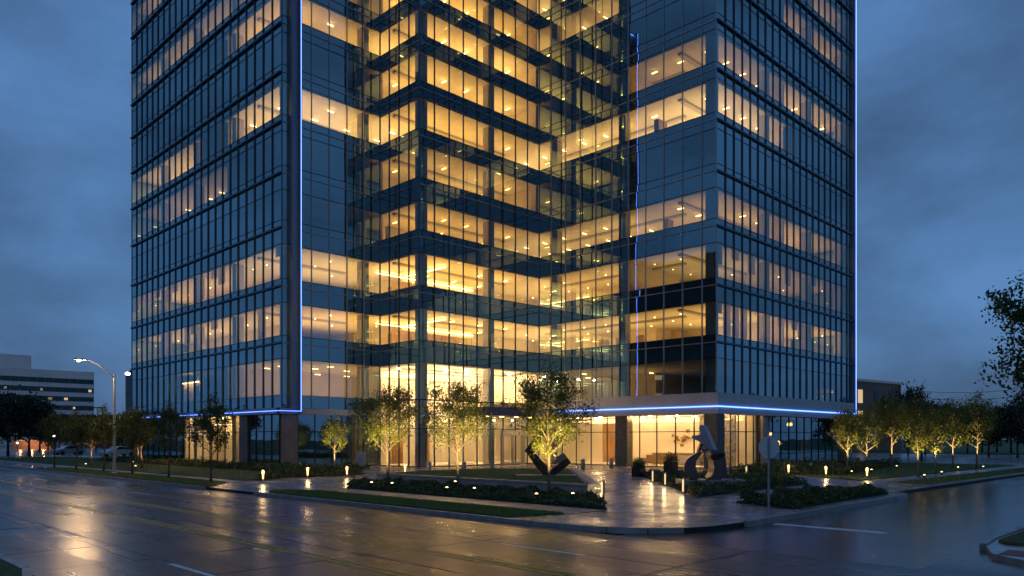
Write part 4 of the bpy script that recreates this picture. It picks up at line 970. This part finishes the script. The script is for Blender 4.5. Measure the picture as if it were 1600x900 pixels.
# furniture inside the lobby
def sofa(x, y, rz, label, mt):
    t = thing('sofa', label, 'sofa', (x, y, .03)); t.rotation_euler = (0, 0, rz)
    for nm, a in (('seat', (-1.1, 1.1, -.4, .4, .15, .45)), ('backrest', (-1.1, 1.1, .3, .5, .45, .95)), ('armrest', (-1.25, -1.1, -.4, .5, .1, .65)), ('armrest', (1.1, 1.25, -.4, .5, .1, .65)), ('leg', (-1.0, -.9, -.3, -.2, 0, .15)), ('leg', (.9, 1.0, -.3, -.2, 0, .15))):
        o = bevel(MB().box(*a).build(nm, mt)); o.parent = t
sofa(62.5, 43.0, R(-90), 'dark sofa inside the lit lobby right of the promenade', M['wall_dk']); sofa(62.8, 39.6, R(-90), 'pale sofa beside the marble wall in the lobby', M['colm'])
t = thing('reception_desk', 'long reception desk glowing behind the lobby glass', 'desk', (64.8, 42.0, .03))
o = MB().box(-.5, .5, -3.0, 2.4, 0, 1.1).build('counter', M['wood']); o.parent = t; o = MB().box(-.58, .58, -3.1, 2.5, 1.102, 1.16).build('counter_top', M['colm']); o.parent = t
t = thing('wall_art', 'cluster of small dark pieces mounted on the pale lobby wall', 'wall art', (66.45, 42.0, 2.6))
r = random.Random(5)
for _ in range(16):
    w, h = r.uniform(.15, .42), r.uniform(.12, .35); yy, zz = r.gauss(0, .55), r.gauss(0, .3)
    o = MB().box(0, r.uniform(.04, .12), yy - w / 2, yy + w / 2, zz - h / 2, zz + h / 2).build('art_piece', M['wood']); o.parent = t

# ================================================================== FAR BUILDINGS
def banded(name, label, x0, x1, y0, y1, floors, fh, z0, face_win, wall, lit=.12, pent=None, pitch=3.0, dim=.25, faces=('front',)):
    t = thing(name, label, 'building', ((x0 + x1) / 2, (y0 + y1) / 2, 0)); top = z0 + floors * fh + 1.6
    MB().box(x0, x1, y0, y1, 0, top).build('wall', wall, t)
    if pent: MB().box(*pent, top - .01, top + pent_h).build('penthouse', wall, t)
    r = random.Random(len(label))
    for k_ in range(floors):
        z = z0 + k_ * fh
        if 'front' in faces:
            n = int((x1 - x0 - .4) / pitch); p = (x1 - x0 - .4) / n
            for i_ in range(n):
                q = r.random(); mt = M['far_lit'] if q < lit else M['far_lit_dim'] if q < lit + dim * .3 else M['far_glass']
                cx = x0 + .2 + (i_ + .5) * p
                if mt is M['far_glass']: ubox('window', cx, y0 - .03, z + fh * .28, p - .12, .16, fh * .52, mt, t)
                else:
                    ubox('window', cx, y0 - .03, z + fh * .28, p - .12, .16, fh * .52, M['far_glass'], t)
                    ubox('lit_window', cx + r.uniform(-.3, .3), y0 - .125, z + fh * r.uniform(.2, .36), p * r.uniform(.25, .5), .02, fh * .26, mt, t)
        if 'east' in faces:
            n = int((y1 - y0 - .4) / pitch); p = (y1 - y0 - .4) / n
            for i_ in range(n):
                q = r.random(); mt = M['far_lit'] if q < lit else M['far_glass']
                ubox('window', x1 + .03, y0 + .2 + (i_ + .5) * p, z + fh * .28, .16, p - .12, fh * .52, M['far_glass'], t)
                if mt is M['far_lit']: ubox('lit_window', x1 + .125, y0 + .2 + (i_ + .5) * p, z + fh * .3, .02, p * .4, fh * .26, mt, t)
    return t
pent_h = 6.0
banded('office_block', 'long pale office block with dark ribbon windows far on the left', 62, 110, 374, 410, 7, 3.9, 3.2, 1, M['far_conc'], .07, (62, 86.5, 378, 400), 3.0)
banded('dark_office_block', 'dark office block across the road mirrored in the lower glass', -62, -22, 66, 122, 9, 4.0, 3.0, 1, M['far_dark'], .07, None, 4.0, .1, ('east',))
x, y = at(196, 165); y -= 14
t = thing('service_tower', 'narrow dark concrete tower behind the left edge of the glass tower', 'building', (x + 6, y + 6, 0))
MB().box(x, x + 12, y, y + 14, 0, 16.4).build('wall', M['far_grey'], t); MB().box(x + .5, x + 11.5, y + .5, y + 13.5, 16.41, 17.2).build('parapet', M['far_dark'], t)
for z in (4, 8, 12): ubox('joint_line', x - .02, y + 7, z, .06, 13.9, .1, M['far_dark'], t)
lx, ly = at(199.5, 147)
t = thing('wall_lamp', 'pale pinkish wall lamp glowing on the narrow dark tower', 'lamp', (lx, ly, 15.0))
o = MB().lathe([(.1, -.3), (.42, -.16), (.46, .1), (.2, .3)], 12).build('globe', M['pink_lamp']); o.parent = t; o = MB().box(-.1, 2.6, -.1, .1, .31, .4).build('bracket', M['black']); o.parent = t
x0, y0 = at(150, 215)
t = thing('parking_garage', 'low dark flat-roofed garage behind the left trees', 'building', (x0 + 15, y0 + 6, 0))
MB().box(x0 - 2, x0 + 36, y0, y0 + 16, 0, 8.9).build('wall', M['far_dark'], t); MB().box(x0 - 2.3, x0 + 36.3, y0 - .3, y0 + 16.3, 8.91, 9.3).build('roof', M['far_dark'], t)
for i in range(8): ubox('opening', x0 + 1.5 + i * 4.4, y0 - .05, 4.6, 3.6, .2, 1.6, M['joint'], t)
for px in (160, 152): 
    x_, y_ = at(px, 216); t = thing('roof_mast', 'small mast standing on the low garage roof, %s' % ('right' if px == 160 else 'left'), 'mast', (x_, y_, 9.3))
    o = MB().tube([(0, 0, 0), (0, 0, 2.0)], [.12, .1], 6).build('post', M['black']); o.parent = t; o = MB().box(-.9, .9, -.1, .1, 1.8, 2.1).build('crossbar', M['black']); o.parent = t; o.rotation_euler = (0, 0, R(-45))
# orange-lit low wall behind the left trees
x0, y0 = at(20, 185); x1, y1 = at(80, 185)
t = thing('lit_wall', 'low brick wall washed by orange light behind the left tree trunks', 'wall', ((x0 + x1) / 2, (y0 + y1) / 2, 0))
a_ = math.atan2(y1 - y0, x1 - x0); ln = math.dist((x0, y0), (x1, y1))
ubox('wall_face', (x0 + x1) / 2, (y0 + y1) / 2, 0.9, ln, .4, 2.4, M['far_brick'], t, a_); ubox('coping', (x0 + x1) / 2, (y0 + y1) / 2, 2.16, ln + .2, .6, .12, M['far_conc'], t, a_)
for f in (.2, .5, .8):
    px = 20 + 60 * f; xx, yy = at(px, 182.5); s = bpy.data.lights.new('wall_wash', 'POINT'); s.energy = 260; s.color = (1, .42, .14); s.shadow_soft_size = .2
    o = link(bpy.data.objects.new('wall_wash', s), t); o.location = (xx, yy, 2.0)
    ubox('wash_fitting', xx, yy, 2.45, .3, .3, .2, M['black'], t)
# globe lamps among the left trees
for px, py, d, rr, lab in ((128.5, 669.5, 118, .30, 'bright globe lamp among the left garden trees'), (84, 681, 125, .2, 'small globe lamp at the left edge of the garden trees'), (122.5, 692, 112, .22, 'low globe lamp under the left garden trees'), (27, 692, 150, .18, 'tiny lamp in front of the dark oak on the left')):
    x, y = at(px, d); z = 2.6 + (685 - py) / 1197 * d
    t = thing('globe_lamp', lab, 'lamp', (x, y, -.1), 'globe lamps on the left')
    o = MB().tube([(0, 0, 0), (0, 0, z - rr)], [.07, .05], 8).build('post', M['black']); o.parent = t
    o = MB().lathe([(.3 * rr, -rr), (.85 * rr, -.5 * rr), (rr, 0), (.85 * rr, .5 * rr), (.2 * rr, rr)], 12, (0, 0, z + .1)).build('globe', M['globe'], None, True); o.parent = t
# right background building and warm window
x0, y0 = at(1330, 160)
t = thing('brick_building', 'brown brick building behind the dark trees on the right', 'building', (x0 + 8, y0 + 5, 0))
a0 = Vector(at(1318, 158)); a1 = Vector(at(1408, 172)); d_ = (a1 - a0); ang = math.atan2(d_.y, d_.x); c_ = (a0 + a1) / 2 + Vector((-d_.y, d_.x)).normalized() * 5
ubox('wall', c_.x, c_.y, 7.3, d_.length, 10, 14.8, M['far_brick'], t, ang); ubox('parapet', c_.x, c_.y, 14.9, d_.length + .4, 10.4, .5, M['far_conc'], t, ang)
for f, z in ((.27, 11.5), (.27, 7.0), (.55, 11.5), (.55, 7.0), (.82, 11.5), (.82, 7.0)):
    p = a0 + d_ * f - Vector((-d_.y, d_.x)).normalized() * .02
    ubox('window', p.x, p.y, z, 1.7, .2, 2.8, M['far_lit'] if f == .27 else M['far_glass'], t, ang)
# power lines far right
t = thing('utility_pole', 'distant utility pole holding the power lines on the right', 'utility pole', (*at(1420, 190), 0))
o = MB().tube([(0, 0, 0), (0, 0, 15.2)], [.18, .12], 8).build('pole', M['bark_dk']); o.parent = t; o = MB().box(-1.3, 1.3, -.08, .08, 14.2, 14.4).build('crossarm', M['bark_dk']); o.parent = t
px0, py0 = at(1420, 190); px1, py1 = at(1640, 170)
for dz, lab in ((0, 'upper dark power line crossing the sky on the right'), (-1.7, 'lower dark power line crossing the sky on the right')):
    b = MB(); b.tube([(px0 + (px1 - px0) * f, py0 + (py1 - py0) * f, 14.6 + dz - 1.2 * 4 * f * (1 - f)) for f in np.linspace(0, 1, 14)], [.05] * 14, 5)
    tag(b.build('power_line', M['black']), lab, 'power line')
# parked cars on the left
def car(loc, rz, mt, label):
    t = thing('parked_car', label, 'car', loc, 'cars parked behind the left garden trees'); t.rotation_euler = (0, 0, rz)
    prof = [(-2.2, .35), (-2.25, .75), (-1.9, .95), (-1.2, 1.0), (-.7, 1.45), (.9, 1.47), (1.5, 1.02), (2.1, .9), (2.25, .6), (2.2, .35)]
    V, F = plate(prof, 1.75); o = bevel(obj('body', mesh(V, F, mt, 'body')), .08, 3); o.parent = t
    V, F = plate([(-1.05, 1.02), (-.62, 1.40), (.84, 1.42), (1.32, 1.04)], 1.77); o = obj('windows', mesh(V, F, M['far_glass'], 'windows')); o.parent = t
    for u in (-1.4, 1.4):
        for s_ in (-.8, .8):
            o = MB().lathe([(.2, -.11), (.33, -.1), (.33, .1), (.2, .11)], 14).build('wheel', M['black']); o.parent = t; o.location = (u, s_, .33); o.rotation_euler = (R(90), 0, 0)
carw = pmat('white_car_paint', (.6, .6, .6), .3); cars = pmat('silver_car_paint', (.35, .36, .38), .3, .5)
for px, d, rz, mt, lab in ((108, 122, .2, cars, 'silver car parked behind the left garden trees'), (186, 112, .3, carw, 'white car parked just right of the street lamp')):
    x, y = at(px, d); car((x, y, -.02), rz, mt, lab)
